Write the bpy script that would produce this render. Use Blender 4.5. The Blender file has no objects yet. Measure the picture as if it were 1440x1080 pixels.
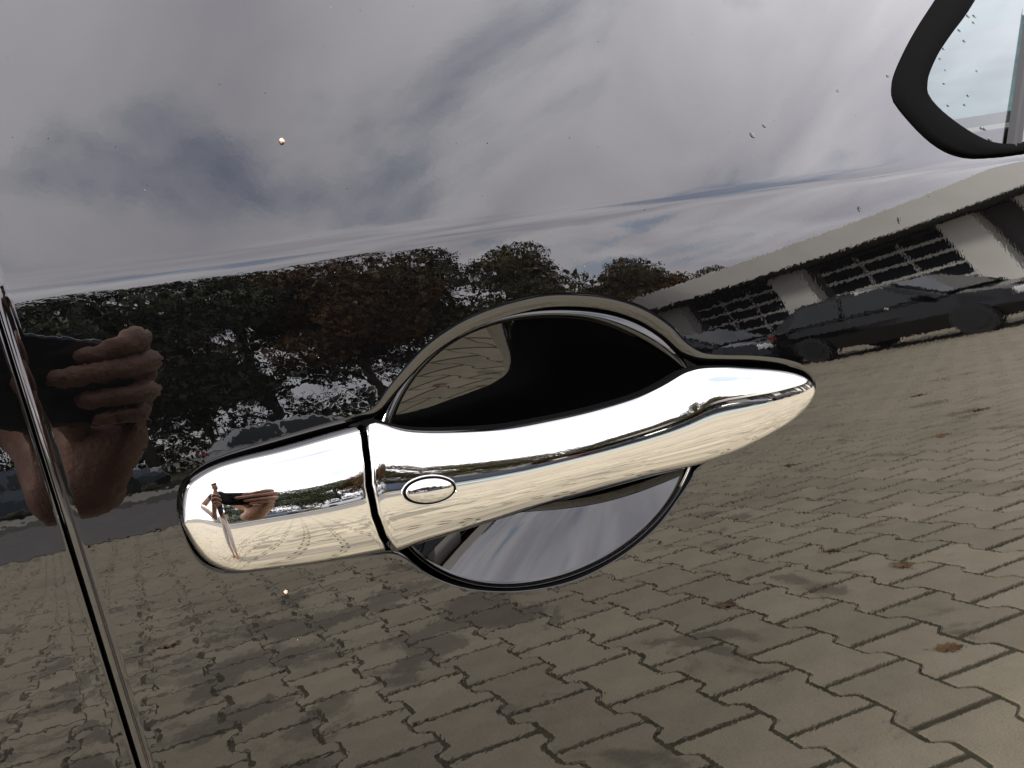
import bpy, bmesh, math, random
import numpy as np
from mathutils import Vector, Matrix
from mathutils.geometry import delaunay_2d_cdt

random.seed(7)
RNG = np.random.default_rng(7)
SC = bpy.context.scene
COL = SC.collection
rad = math.radians

# ------------------------------------------------------------------ camera
CAM_YAW, CAM_PITCH, CAM_ROLL = rad(33.315), rad(-13.56), rad(8.854)
CAM_POS = Vector((0.0, -0.25, 0.868))
FWD = Vector((math.sin(CAM_YAW) * math.cos(CAM_PITCH), math.cos(CAM_YAW) * math.cos(CAM_PITCH), math.sin(CAM_PITCH)))
_R0 = Vector((math.cos(CAM_YAW), -math.sin(CAM_YAW), 0))
_U0 = _R0.cross(FWD)
RIGHT = _R0 * math.cos(CAM_ROLL) - _U0 * math.sin(CAM_ROLL)
UP = _R0 * math.sin(CAM_ROLL) + _U0 * math.cos(CAM_ROLL)
cd = bpy.data.cameras.new('camera')
cam = bpy.data.objects.new('camera', cd)
COL.objects.link(cam)
cd.sensor_width = 36
cd.lens = 18 / math.tan(rad(32.5))
cd.clip_start = 0.005
cd.clip_end = 3000
cam.matrix_world = Matrix(((RIGHT.x, UP.x, -FWD.x, CAM_POS.x), (RIGHT.y, UP.y, -FWD.y, CAM_POS.y),
                           (RIGHT.z, UP.z, -FWD.z, CAM_POS.z), (0, 0, 0, 1)))
SC.camera = cam

# ------------------------------------------------------------------ sky, sun, exposure
SUN_EL, SUN_AZ = rad(38), rad(232)          # azimuth clockwise from +Y
world = bpy.data.worlds.new('World')
SC.world = world
world.use_nodes = True
wn, wl = world.node_tree.nodes, world.node_tree.links
wn.clear()


def N(nodes, typ, **kw):
    n = nodes.new(typ)
    for k, v in kw.items():
        if hasattr(n, k):
            setattr(n, k, v)
        else:
            n.inputs[k].default_value = v
    return n


w_out = N(wn, 'ShaderNodeOutputWorld')
w_bg = N(wn, 'ShaderNodeBackground')
w_bg.inputs['Strength'].default_value = 0.10
w_sky = N(wn, 'ShaderNodeTexSky')
w_sky.sky_type = 'NISHITA'
w_sky.sun_disc = False
w_sky.sun_elevation = SUN_EL
w_sky.sun_rotation = SUN_AZ
w_tc = N(wn, 'ShaderNodeTexCoord')
w_sep = N(wn, 'ShaderNodeSeparateXYZ')
wl.new(w_tc.outputs['Generated'], w_sep.inputs[0])
w_zmax = N(wn, 'ShaderNodeMath', operation='MAXIMUM')
wl.new(w_sep.outputs['Z'], w_zmax.inputs[0])
w_zmax.inputs[1].default_value = 0.0
w_z = N(wn, 'ShaderNodeMath', operation='ADD')
wl.new(w_zmax.outputs[0], w_z.inputs[0])
w_z.inputs[1].default_value = 0.18
w_div = N(wn, 'ShaderNodeVectorMath', operation='DIVIDE')
wl.new(w_tc.outputs['Generated'], w_div.inputs[0])
w_comb = N(wn, 'ShaderNodeCombineXYZ')
for i in range(3):
    wl.new(w_z.outputs[0], w_comb.inputs[i])
wl.new(w_comb.outputs[0], w_div.inputs[1])
w_map = N(wn, 'ShaderNodeMapping')
w_map.inputs['Location'].default_value = (10.56, 5.79, 0.0)
w_map.inputs['Scale'].default_value = (1.0, 1.0, 0.0)
wl.new(w_div.outputs[0], w_map.inputs[0])
w_n1 = N(wn, 'ShaderNodeTexNoise')                # where clouds are
w_n1.inputs['Scale'].default_value = 1.9
w_n1.inputs['Detail'].default_value = 7
w_n1.inputs['Roughness'].default_value = 0.52
w_n1.inputs['Distortion'].default_value = 0.35
wl.new(w_map.outputs[0], w_n1.inputs['Vector'])
w_cov = N(wn, 'ShaderNodeMapRange')
w_cov.interpolation_type = 'SMOOTHSTEP'
w_cov.inputs['To Min'].default_value = 0.36
w_cov.inputs['From Min'].default_value = 0.34
w_cov.inputs['From Max'].default_value = 0.47
wl.new(w_n1.outputs['Fac'], w_cov.inputs['Value'])
w_n2 = N(wn, 'ShaderNodeTexNoise')                # how thick / grey they are
w_n2.inputs['Scale'].default_value = 2.7
w_n2.inputs['Detail'].default_value = 6
w_n2.inputs['Roughness'].default_value = 0.47
w_n2.inputs['Distortion'].default_value = 0.5
w_map2 = N(wn, 'ShaderNodeMapping')
w_map2.inputs['Location'].default_value = (-3.62, -12.08, 2.0)
w_map2.inputs['Scale'].default_value = (1.0, 1.0, 0.0)
wl.new(w_div.outputs[0], w_map2.inputs[0])
wl.new(w_map2.outputs[0], w_n2.inputs['Vector'])
w_ramp = N(wn, 'ShaderNodeValToRGB')
w_ramp.color_ramp.elements[0].position = 0.33
w_ramp.color_ramp.elements[0].color = (0.66, 0.64, 0.71, 1)
w_ramp.color_ramp.elements[1].position = 0.66
w_ramp.color_ramp.elements[1].color = (0.985, 0.96, 1.0, 1)
wl.new(w_n2.outputs['Fac'], w_ramp.inputs[0])
w_mul = N(wn, 'ShaderNodeVectorMath', operation='SCALE')
CLOUD_GAIN = 24.0
w_mul.inputs['Scale'].default_value = CLOUD_GAIN
wl.new(w_ramp.outputs[0], w_mul.inputs[0])
w_skyg = N(wn, 'ShaderNodeVectorMath', operation='SCALE')
w_skyg.inputs['Scale'].default_value = 3.4
wl.new(w_sky.outputs[0], w_skyg.inputs[0])
w_mix = N(wn, 'ShaderNodeMix', data_type='RGBA')
wl.new(w_cov.outputs[0], w_mix.inputs['Factor'])
wl.new(w_skyg.outputs[0], w_mix.inputs['A'])
wl.new(w_mul.outputs[0], w_mix.inputs['B'])
wl.new(w_mix.outputs['Result'], w_bg.inputs['Color'])
wl.new(w_bg.outputs[0], w_out.inputs[0])

sun_d = bpy.data.lights.new('sun', 'SUN')
sun_d.energy = 3.9
sun_d.angle = rad(10)
sun_d.color = (1.0, 0.93, 0.82)
sun = bpy.data.objects.new('sun', sun_d)
COL.objects.link(sun)
_sv = Vector((math.sin(SUN_AZ) * math.cos(SUN_EL), math.cos(SUN_AZ) * math.cos(SUN_EL), math.sin(SUN_EL)))
sun.rotation_euler = _sv.to_track_quat('Z', 'Y').to_euler()

SC.view_settings.view_transform = 'Standard'
SC.view_settings.look = 'None'
SC.view_settings.exposure = 0.4
SC.view_settings.gamma = 1.0
SC.render.engine = 'CYCLES'
SC.cycles.max_bounces = 12
SC.cycles.glossy_bounces = 6
SC.cycles.transmission_bounces = 8
SC.cycles.transparent_max_bounces = 12
SC.cycles.caustics_reflective = False
SC.cycles.caustics_refractive = False


# ------------------------------------------------------------------ helpers
def mat(name, color=(0.5, 0.5, 0.5), rough=0.5, metal=0.0, ior=1.5, **kw):
    m = bpy.data.materials.new(name)
    m.use_nodes = True
    b = m.node_tree.nodes['Principled BSDF']
    b.inputs['Base Color'].default_value = (*color, 1)
    b.inputs['Roughness'].default_value = rough
    b.inputs['Metallic'].default_value = metal
    b.inputs['IOR'].default_value = ior
    for k, v in kw.items():
        b.inputs[k].default_value = v
    return m


def mnodes(m):
    return m.node_tree.nodes, m.node_tree.links, m.node_tree.nodes['Principled BSDF']


def noise_color(m, c0, c1, scale=5.0, detail=5.0, lo=0.35, hi=0.65, rough=0.55, coord='Object', per_object=0.0):
    n, l, b = mnodes(m)
    tc = N(n, 'ShaderNodeTexCoord')
    t = N(n, 'ShaderNodeTexNoise')
    t.inputs['Scale'].default_value = scale
    t.inputs['Detail'].default_value = detail
    t.inputs['Roughness'].default_value = rough
    l.new(tc.outputs[coord], t.inputs['Vector'])
    r = N(n, 'ShaderNodeValToRGB')
    r.color_ramp.elements[0].position = lo
    r.color_ramp.elements[1].position = hi
    r.color_ramp.elements[0].color = (*c0, 1)
    r.color_ramp.elements[1].color = (*c1, 1)
    l.new(t.outputs['Fac'], r.inputs[0])
    out = r.outputs[0]
    if per_object:
        oi = N(n, 'ShaderNodeObjectInfo')
        mr = N(n, 'ShaderNodeMapRange')
        mr.inputs['To Min'].default_value = 1 - per_object
        mr.inputs['To Max'].default_value = 1 + per_object
        l.new(oi.outputs['Random'], mr.inputs['Value'])
        sc = N(n, 'ShaderNodeVectorMath', operation='SCALE')
        l.new(out, sc.inputs[0])
        l.new(mr.outputs[0], sc.inputs['Scale'])
        out = sc.outputs[0]
    l.new(out, b.inputs['Base Color'])
    return m


def add_bump(m, scale, dist, detail=2.0, coord='Object', strength=1.0):
    n, l, b = mnodes(m)
    tc = N(n, 'ShaderNodeTexCoord')
    t = N(n, 'ShaderNodeTexNoise')
    t.inputs['Scale'].default_value = scale
    t.inputs['Detail'].default_value = detail
    l.new(tc.outputs[coord], t.inputs['Vector'])
    bp = N(n, 'ShaderNodeBump')
    bp.inputs['Strength'].default_value = strength
    bp.inputs['Distance'].default_value = dist
    l.new(t.outputs['Fac'], bp.inputs['Height'])
    l.new(bp.outputs[0], b.inputs['Normal'])
    return m


def link(name, me, parent=None, material=None, smooth=False):
    if material is not None:
        for mm in (material if isinstance(material, (list, tuple)) else [material]):
            me.materials.append(mm)
    if smooth:
        me.polygons.foreach_set('use_smooth', [True] * len(me.polygons))
    o = bpy.data.objects.new(name, me)
    COL.objects.link(o)
    if parent is not None:
        o.parent = parent
    return o


def mesh(name, verts, faces, parent=None, material=None, smooth=False):
    me = bpy.data.meshes.new(name)
    me.from_pydata([tuple(v) for v in verts], [], faces)
    me.update()
    return link(name, me, parent, material, smooth)


def bmobj(name, bm, parent=None, material=None, smooth=False):
    me = bpy.data.meshes.new(name)
    bmesh.ops.recalc_face_normals(bm, faces=bm.faces[:])
    bm.to_mesh(me)
    bm.free()
    return link(name, me, parent, material, smooth)


def empty(name, loc=(0, 0, 0), parent=None):
    o = bpy.data.objects.new(name, None)
    COL.objects.link(o)
    o.location = loc
    o.empty_display_size = 0.1
    if parent is not None:
        o.parent = parent
    return o


def tag(o, label=None, cat=None, group=None, kind=None):
    for k, v in (('label', label), ('category', cat), ('group', group), ('kind', kind)):
        if v:
            o[k] = v
    return o


def add_box(bm, c, s, rz=0.0, bevel=0.0):
    r = bmesh.ops.create_cube(bm, size=1.0)
    vs = r['verts']
    M = Matrix.Translation(Vector(c)) @ Matrix.Rotation(rz, 4, 'Z') @ Matrix.Diagonal((*s, 1))
    bmesh.ops.transform(bm, matrix=M, verts=vs)
    if bevel:
        es = list({e for v in vs for e in v.link_edges})
        bmesh.ops.bevel(bm, geom=es, offset=bevel, segments=2, affect='EDGES', profile=0.5)


def add_tube(bm, pts, radii, seg=10, cap=True):
    pts = [Vector(p) for p in pts]
    rings = []
    prev = None
    for i, p in enumerate(pts):
        d = (pts[min(i + 1, len(pts) - 1)] - pts[max(i - 1, 0)]).normalized()
        if prev is None:
            a = d.orthogonal().normalized()
        else:
            a = (prev - d * prev.dot(d)).normalized()
        prev = a
        b = d.cross(a)
        r = radii[i] if isinstance(radii, (list, tuple)) else radii
        rings.append([bm.verts.new(p + (a * math.cos(2 * math.pi * k / seg) + b * math.sin(2 * math.pi * k / seg)) * r) for k in range(seg)])
    for A, B in zip(rings, rings[1:]):
        for k in range(seg):
            bm.faces.new((A[k], A[(k + 1) % seg], B[(k + 1) % seg], B[k]))
    if cap:
        bm.faces.new(rings[0][::-1])
        bm.faces.new(rings[-1])


def loft(rings, closed=True):
    """rings: list of equal-length vertex lists -> verts, faces"""
    n = len(rings[0])
    V = [v for r in rings for v in r]
    F = []
    for i in range(len(rings) - 1):
        for k in range(n if closed else n - 1):
            a, b = i * n + k, i * n + (k + 1) % n
            F.append((a, b, b + n, a + n))
    return V, F


def closed_spline(pts, n):
    """Catmull-Rom through closed pts, resampled evenly to n points; returns array and source parameter."""
    P = np.array(pts, float)
    m = len(P)
    out, par = [], []
    for i in range(m):
        p0, p1, p2, p3 = P[i - 1], P[i], P[(i + 1) % m], P[(i + 2) % m]
        for t in np.linspace(0, 1, 24, endpoint=False):
            out.append(.5 * ((2 * p1) + (p2 - p0) * t + (2 * p0 - 5 * p1 + 4 * p2 - p3) * t * t + (3 * p1 - p0 - 3 * p2 + p3) * t ** 3))
            par.append(i + t)
    out, par = np.array(out), np.array(par)
    # soften the hand-measured points a little
    for _ in range(30):
        out = .5 * out + .25 * (np.roll(out, 1, 0) + np.roll(out, -1, 0))
    d = np.r_[0, np.cumsum(np.linalg.norm(np.diff(np.r_[out, out[:1]], axis=0), axis=1))]
    s = np.linspace(0, d[-1], n, endpoint=False)
    q = np.c_[np.interp(s, d, np.r_[out[:, 0], out[0, 0]]), np.interp(s, d, np.r_[out[:, 1], out[0, 1]])]
    pr = np.interp(s, d, np.r_[par, m])
    return q, pr


def inside(poly, x, y):
    """vectorised point in polygon"""
    x, y = np.asarray(x), np.asarray(y)
    r = np.zeros(x.shape, bool)
    px, py = poly[:, 0], poly[:, 1]
    j = len(poly) - 1
    for i in range(len(poly)):
        c = ((py[i] > y) != (py[j] > y)) & (x < (px[j] - px[i]) * (y - py[i]) / (py[j] - py[i] + 1e-15) + px[i])
        r ^= c
        j = i
    return r


# ------------------------------------------------------------------ body side surface  y = f(x, z)
XS = np.arange(-1.4, 2.405, .01)
ZS = np.arange(.06, 1.4505, .0005)
CZ0, CZ1 = .8618, -.0412


def sstep(t):
    t = np.clip(t, 0, 1)
    return t * t * t * (t * (6 * t - 15) + 10)


def theta(x, z):
    s = np.maximum(z - .818, -.75)
    X = np.clip(x, -.12, .72) - .2
    lo = 10.467 + 58.29 * s - 7.91 * s * s + 15.102 * X - 7.475 * X * X - 17.82 * X * s
    lo = np.minimum(lo, 22)
    k = sstep((z - (CZ0 + CZ1 * x) + .005) / .012)
    up = 31 + 10 * np.clip(z - .87, 0, .1)
    return np.radians(lo + (up - lo) * k)


_X, _Z = np.meshgrid(XS, ZS, indexing='ij')
_T = np.tan(theta(_X, _Z))
YT = np.zeros_like(_T)
YT[:, 1:] = np.cumsum((_T[:, 1:] + _T[:, :-1]) * .5 * .0005, axis=1)
_j = int(round((.818 - ZS[0]) / .0005))
YT -= YT[:, _j:_j + 1]


def f(x, z):
    x, z = np.asarray(x, float), np.asarray(z, float)
    i = np.clip((x - XS[0]) / .01, 0, len(XS) - 1.001)
    j = np.clip((z - ZS[0]) / .0005, 0, len(ZS) - 1.001)
    i0, j0 = i.astype(int), j.astype(int)
    a, b = i - i0, j - j0
    return (YT[i0, j0] * (1 - a) + YT[i0 + 1, j0] * a) * (1 - b) + (YT[i0, j0 + 1] * (1 - a) + YT[i0 + 1, j0 + 1] * a) * b


def fn(x, z):
    """outward unit normals of the body side"""
    dx = (f(np.asarray(x) + .02, z) - f(np.asarray(x) - .02, z)) / .04
    dz = np.tan(theta(np.asarray(x, float), np.asarray(z, float)))
    n = np.stack([dx, -np.ones_like(dx), dz], -1)
    return n / np.linalg.norm(n, axis=-1, keepdims=True)


# ------------------------------------------------------------------ materials of the car
M_PAINT = mat('black_paint', (0.0014, 0.0014, 0.0016), rough=0.0, ior=1.85)
add_bump(M_PAINT, 430, 6.0e-6, detail=1.0)
M_CUP = mat('gloss_black_plastic', (0.001, 0.001, 0.001), rough=0.01, ior=1.68)
add_bump(M_CUP, 300, 2.0e-6, detail=1.0)
M_CHROME = mat('chrome', (0.625, 0.62, 0.61), rough=0.012, metal=1.0)
add_bump(M_CHROME, 60, 4e-6, detail=2.0)
_n, _l, _b = mnodes(M_CHROME)
_tc = N(_n, 'ShaderNodeTexCoord')
_t = N(_n, 'ShaderNodeTexNoise')
_t.inputs['Scale'].default_value = 90
_t.inputs['Detail'].default_value = 6
_l.new(_tc.outputs['Object'], _t.inputs['Vector'])
_r = N(_n, 'ShaderNodeMapRange')
_r.inputs['From Min'].default_value = .5
_r.inputs['From Max'].default_value = .75
_r.inputs['To Min'].default_value = .008
_r.inputs['To Max'].default_value = .075
_l.new(_t.outputs['Fac'], _r.inputs['Value'])
_l.new(_r.outputs[0], _b.inputs['Roughness'])
M_RUBBER = mat('black_rubber', (0.003, 0.003, 0.003), rough=0.8, ior=1.06)
add_bump(M_RUBBER, 1400, .0003, detail=3)
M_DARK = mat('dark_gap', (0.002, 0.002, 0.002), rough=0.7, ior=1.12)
M_TRIMGREY = mat('satin_grey_trim', (0.20, 0.20, 0.20), rough=0.4, metal=0.5)

M_GLASS = bpy.data.materials.new('tinted_glass')
M_GLASS.use_nodes = True
gn, gl = M_GLASS.node_tree.nodes, M_GLASS.node_tree.links
gn.clear()
g_o = N(gn, 'ShaderNodeOutputMaterial')
g_t = N(gn, 'ShaderNodeBsdfTransparent')
g_t.inputs[0].default_value = (0.27, 0.33, 0.33, 1)
g_g = N(gn, 'ShaderNodeBsdfGlossy')
g_g.inputs['Roughness'].default_value = 0.0
g_f = N(gn, 'ShaderNodeFresnel')
g_f.inputs['IOR'].default_value = 1.5
g_m = N(gn, 'ShaderNodeMath', operation='MULTIPLY')
g_m.inputs[1].default_value = 1.3
gl.new(g_f.outputs[0], g_m.inputs[0])
g_x = N(gn, 'ShaderNodeMixShader')
gl.new(g_m.outputs[0], g_x.inputs[0])
gl.new(g_t.outputs[0], g_x.inputs[1])
gl.new(g_g.outputs[0], g_x.inputs[2])
gl.new(g_x.outputs[0], g_o.inputs[0])

# ------------------------------------------------------------------ the black car, close at hand
# measured outlines in the door plane, metres (x towards the car's front, z up)
RECESS = [(.038, .7914), (.0402, .7966), (.0446, .8005), (.0515, .8025), (.0626, .8031), (.0838, .8031), (.099, .8028), (.1061, .8036),
          (.1126, .8085), (.1229, .8152), (.1331, .8204), (.148, .8249), (.1646, .827), (.1833, .8271), (.1987, .8249), (.218, .8196),
          (.2356, .8113), (.2491, .8003), (.2562, .7905), (.2643, .7844), (.2772, .7804), (0.2964, 0.7754), (0.3162, 0.7689), (0.3294, 0.7622), (0.3348, 0.7544), (0.3328, 0.7480), (0.3255, 0.7428), (0.3113, 0.7393), (0.2977, 0.7379), (0.2788, 0.7374), (0.2644, 0.7374), (0.2514, 0.7375), (0.2435, 0.7351),
          (.2426, .7334), (.2322, .7271),
          (.2175, .7194), (.1981, .7146), (.1787, .7132), (.1611, .7152), (.1421, .7208), (.125, .729), (.1129, .7382), (.1058, .7464),
          (.1005, .7522), (.094, .7544), (.0794, .7582), (.0633, .7621), (.0484, .7662), (.042, .7699), (.0384, .7755), (.0373, .7834)]
RECESS_W = [.0025] * 6 + [.0028, .0032, .0042, .0052, .0055, .0058, .0060, .0060, .0060, .0060, .0062, .0062, .005, .0035] + [.003] * 4 + [.0006] * 9 + [.0004] * 10 + [.0024] * 8
CUP = [(.1106, .7982), (.1186, .8057), (.1322, .8147), (.1489, .8197), (.1656, .8215), (.1857, .8197), (.1993, .8166), (.2202, .8092),
       (.236, .8005), (.2479, .7906), (.2558, .7784), (.2570, .7597), (.2445, .7385), (.2306, .7281), (.2161, .7212), (.1993, .7163),
       (.1796, .7149), (.163, .7169), (.1461, .7218), (.1296, .7297), (.1185, .7380), (.1107, .7466), (.1047, .7570), (.1019, .7742), (.1052, .7886)]
WIN_OUT = [(.6023, .8401), (.5612, .842), (.5319, .8442), (.5106, .8506), (.4976, .8627), (.4903, .8816), (.4933, .8897), (.5064, .8993),
           (.5368, .9146), (.5724, .9307), (.6245, .9524), (.85, 1.045), (1.02, 1.11), (1.07, 1.11), (1.085, 1.08), (1.085, .86), (1.075, .838), (1.04, .8315), (.80, .8345)]
WIN_IN = [(.6112, .8463), (.5763, .8487), (.5585, .8543), (.5429, .8653), (.5317, .8786), (.5305, .8883), (.5399, .8946), (.5555, .9018),
          (.5784, .9122), (.6133, .9256), (.6855, .9526), (.86, 1.027), (1.01, 1.088), (1.05, 1.088), (1.065, 1.06), (1.065, .875), (1.055, .850), (1.03, .8425), (.80, .8425)]
GAP_L, GAP_R, DOOR_R, FENDER_R = .0083, .0087, .0044, .0010

car = empty('parked_car', (0, 0, 0))
tag(car, 'glossy black car close up, its rear door carrying the chrome handle', 'car')


def skin(name, x0, x1, z0, z1, xs, zs, holes=(), parent=car, edge=None, cut=None, mirror=False, material=M_PAINT):
    """A sheet of the body side with smooth analytic normals; edge=(xe, r, sign) rolls the end of the sheet into a shut line."""
    XX, ZZ = np.meshgrid(xs, zs, indexing='ij')
    pts = np.c_[XX.ravel(), ZZ.ravel()]
    keep = np.ones(len(pts), bool)
    loops = []
    for h in holes:
        keep &= ~inside(h, pts[:, 0], pts[:, 1])
        # drop grid points that come very close to the outline
        d = np.min(np.hypot(pts[:, None, 0] - h[None, ::2, 0], pts[:, None, 1] - h[None, ::2, 1]), axis=1)
        keep &= d > .0012
    if cut is not None:
        keep &= np.hypot(pts[:, 0] - cut[0], pts[:, 1] - cut[1]) > cut[2] + .004
    pts = pts[keep]
    edges = []
    allp = [pts]
    base = len(pts)
    for h in holes:
        n = len(h)
        allp.append(h)
        edges += [(base + i, base + (i + 1) % n) for i in range(n)]
        base += n
    if cut is not None:
        a = np.linspace(0, 2 * math.pi, 120)
        arc = np.c_[cut[0] + cut[2] * np.cos(a), cut[1] + cut[2] * np.sin(a)]
        arc = arc[(arc[:, 1] > z0 + .001)]
        k = int(np.argmax(np.hypot(*np.diff(arc, axis=0).T))) + 1
        if np.hypot(*(arc[k % len(arc)] - arc[k - 1])) > .05:
            arc = np.r_[arc[k:], arc[:k]]
        allp.append(arc)
        edges += [(base + i, base + i + 1) for i in range(len(arc) - 1)]
        base += len(arc)
    P = np.concatenate(allp)
    vs, es, fs, *_ = delaunay_2d_cdt([Vector((float(a), float(b))) for a, b in P], edges, [], 0, 1e-7)
    V = np.array([(v.x, v.y) for v in vs])
    F = np.array([t for t in fs if len(t) == 3])
    c = V[F].mean(axis=1)
    ok = np.ones(len(F), bool)
    for h in holes:
        ok &= ~inside(h, c[:, 0], c[:, 1])
    if cut is not None:
        ok &= np.hypot(c[:, 0] - cut[0], c[:, 1] - cut[1]) > cut[2]
    F = F[ok]
    x, z = V[:, 0], V[:, 1]
    y = f(x, z)
    nrm = fn(x, z)
    if edge is not None:
        xe, r, sg = edge
        u = np.clip((x - xe) * sg, 0, r)
        q = np.clip((r - u) / r, 0, .999)
        dp = .50 * r
        y = y + dp * (1 - np.sqrt(1 - q * q))
        ang = np.arctan(dp / r * q / np.sqrt(1 - q * q))
        nrm = nrm * np.cos(ang)[:, None] + np.array([-sg, 0, 0])[None] * np.sin(ang)[:, None]
    if mirror:
        y = 1.86 - y
        nrm[:, 1] *= -1
    me = bpy.data.meshes.new(name)
    # orientation so that faces look outwards
    a, b, d = V[F[0][0]], V[F[0][1]], V[F[0][2]]
    sgn = (b[0] - a[0]) * (d[1] - a[1]) - (b[1] - a[1]) * (d[0] - a[0])
    if (sgn < 0) != mirror:
        F = F[:, ::-1]
    me.from_pydata(np.c_[x, y, z].tolist(), [], F.tolist())
    me.polygons.foreach_set('use_smooth', [True] * len(me.polygons))
    me.update()
    me.normals_split_custom_set_from_vertices(nrm.tolist())
    return link(name, me, parent, material)


ZROWS = np.unique(np.r_[np.arange(.20, .80, .012), np.arange(.80, .90, .002), np.arange(.90, 1.14, .012)].round(5))
A_out, A_par = closed_spline(RECESS, 420)
W_out, _ = closed_spline(WIN_OUT, 300)
W_in, _ = closed_spline(WIN_IN, 300)


def edge_cols(xe, r, sg):
    return [xe + sg * r * (1 - math.sin(a)) for a in np.radians([85, 76, 66, 56, 46, 36, 27, 18, 10, 4])]


door_x = np.unique(np.r_[edge_cols(GAP_R, DOOR_R, 1), np.arange(GAP_R + DOOR_R, 1.12, .012), 1.12])
rear_door = skin('rear_door', GAP_R, 1.12, .20, 1.13, door_x, ZROWS, holes=(A_out, W_out), edge=(GAP_R, DOOR_R, 1))
fend_x = np.unique(np.r_[np.arange(-1.3, GAP_L - FENDER_R, .02), edge_cols(GAP_L, FENDER_R, -1)])
quarter = skin('quarter_panel', -1.3, GAP_L, .20, 1.13, fend_x, ZROWS, edge=(GAP_L, FENDER_R, -1), cut=(-.48, .33, .365))
front_x = np.unique(np.r_[np.arange(1.125, 2.2, .03), 2.2])
front_door = skin('front_door', 1.125, 2.2, .20, 1.13, front_x, ZROWS)
far_x = np.arange(-1.3, 2.21, .03)
W_far = closed_spline(WIN_OUT, 120)[0]
far_side = skin('far_side', -1.3, 2.2, .2, 1.13, far_x, np.arange(.2, 1.14, .02), holes=(W_far,), mirror=True)

# shut line: dark channel and rubber strip behind the gap
bm = bmesh.new()
zz = np.linspace(.21, 1.12, 60)
for xa, xb, dy in ((GAP_L - .004, GAP_R + .006, .013),):
    prev = None
    for z in zz:
        y = float(f(.0086, z))
        r = [bm.verts.new((xa, y + .0035, z)), bm.verts.new((xa + .001, y + dy, z)), bm.verts.new((xb - .001, y + dy, z)), bm.verts.new((xb, y + .0045, z))]
        if prev:
            for k in range(3):
                bm.faces.new((prev[k], prev[k + 1], r[k + 1], r[k]))
        prev = r
bmobj('door_gap', bm, car, M_DARK)


def offset_in(P, w):
    """move closed 2D outline inwards (clockwise-or-not safe) by w per vertex"""
    t = np.roll(P, -2, 0) - np.roll(P, 2, 0)
    n = np.c_[t[:, 1], -t[:, 0]]
    n /= np.linalg.norm(n, axis=1, keepdims=True)
    area = .5 * np.sum(P[:, 0] * np.roll(P[:, 1], -1) - np.roll(P[:, 0], -1) * P[:, 1])
    if area > 0:
        n = -n
    return P + n * np.asarray(w)[:, None], n


# rolled flange of the recess
wA = np.interp(A_par, np.arange(len(RECESS) + 1), np.r_[RECESS_W, RECESS_W[:1]])
for _ in range(40):
    wA = .5 * wA + .25 * (np.roll(wA, 1) + np.roll(wA, -1))
hA = np.clip(wA * 1.1, .0004, .0065)
_, nA = offset_in(A_out, wA)
for _ in range(10):
    nA = .5 * nA + .25 * (np.roll(nA, 1, 0) + np.roll(nA, -1, 0))
nA /= np.linalg.norm(nA, axis=1, keepdims=True)
rings = []
A_END = rad(46)
for a in np.linspace(0, A_END, 20):
    q = A_out + nA * (wA * math.sin(a) / math.sin(A_END))[:, None]
    y = f(q[:, 0], q[:, 1]) + hA * (1 - math.cos(a))
    rings.append(np.c_[q[:, 0], y, q[:, 1]].tolist())
q = A_out + nA * (wA * 1.0)[:, None]
rings.append(np.c_[q[:, 0], f(q[:, 0], q[:, 1]) + hA + .006, q[:, 1]].tolist())
V, F = loft(rings)
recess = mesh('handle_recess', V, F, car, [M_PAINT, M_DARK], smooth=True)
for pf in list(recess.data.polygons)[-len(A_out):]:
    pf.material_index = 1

# bowl with its lip
C_out, _ = closed_spline(CUP, 360)
_cm = C_out.mean(0)
_fc = np.fft.fft((C_out[:, 0] - _cm[0]) + 1j * (C_out[:, 1] - _cm[1]))
_fr = np.fft.fftfreq(len(C_out)) * len(C_out)
_fc[np.abs(_fr) > 4] = 0
_cc = np.fft.ifft(_fc)
C_out = np.c_[_cc.real + _cm[0], _cc.imag + _cm[1]]
Cc = _cm + np.array((.026, .009))
Rm = np.linalg.norm(C_out - Cc, axis=1)
rings = []
LIPK = .22 + (.88 + 1.1 * sstep((C_out[:, 0] - .195) / .055)) * sstep((C_out[:, 1] - .755) / .045)
C_out = Cc + (C_out - Cc) * (1 + (.0013 + .0004 * sstep((C_out[:, 1] - .765) / .04)) / Rm)[:, None]
Rm = np.linalg.norm(C_out - Cc, axis=1)
for t, d in ((-.0010, .0070), (-.0006, .0042), (.0, .0032), (.0006, .0026), (.0012, .0022), (.0018, .0019), (.0024, .0018), (.0029, .0021), (.0033, .0030)):
    q = Cc + (C_out - Cc) * (1 - t * LIPK / Rm)[:, None]
    rings.append(np.c_[q[:, 0], f(q[:, 0], q[:, 1]) + d, q[:, 1]].tolist())
BOWL_D = .0185
EXPO = 2.0 + 0 * Rm
for r in np.r_[np.linspace(1, .12, 46), .04]:
    q = Cc + (C_out - Cc) * ((1 - .0035 * LIPK / Rm) * r)[:, None]
    d = .0038 + BOWL_D * (1 - r ** EXPO)
    rings.append(np.c_[q[:, 0], f(Cc[0], Cc[1]) + (f(q[:, 0], q[:, 1]) - f(Cc[0], Cc[1])) * r + d, q[:, 1]].tolist())
V, F = loft(rings)
n0 = len(V) - len(C_out)
F.append(tuple(range(n0, n0 + len(C_out))))
cup = mesh('handle_cup', V, F, recess, M_CUP, smooth=True)
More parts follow.
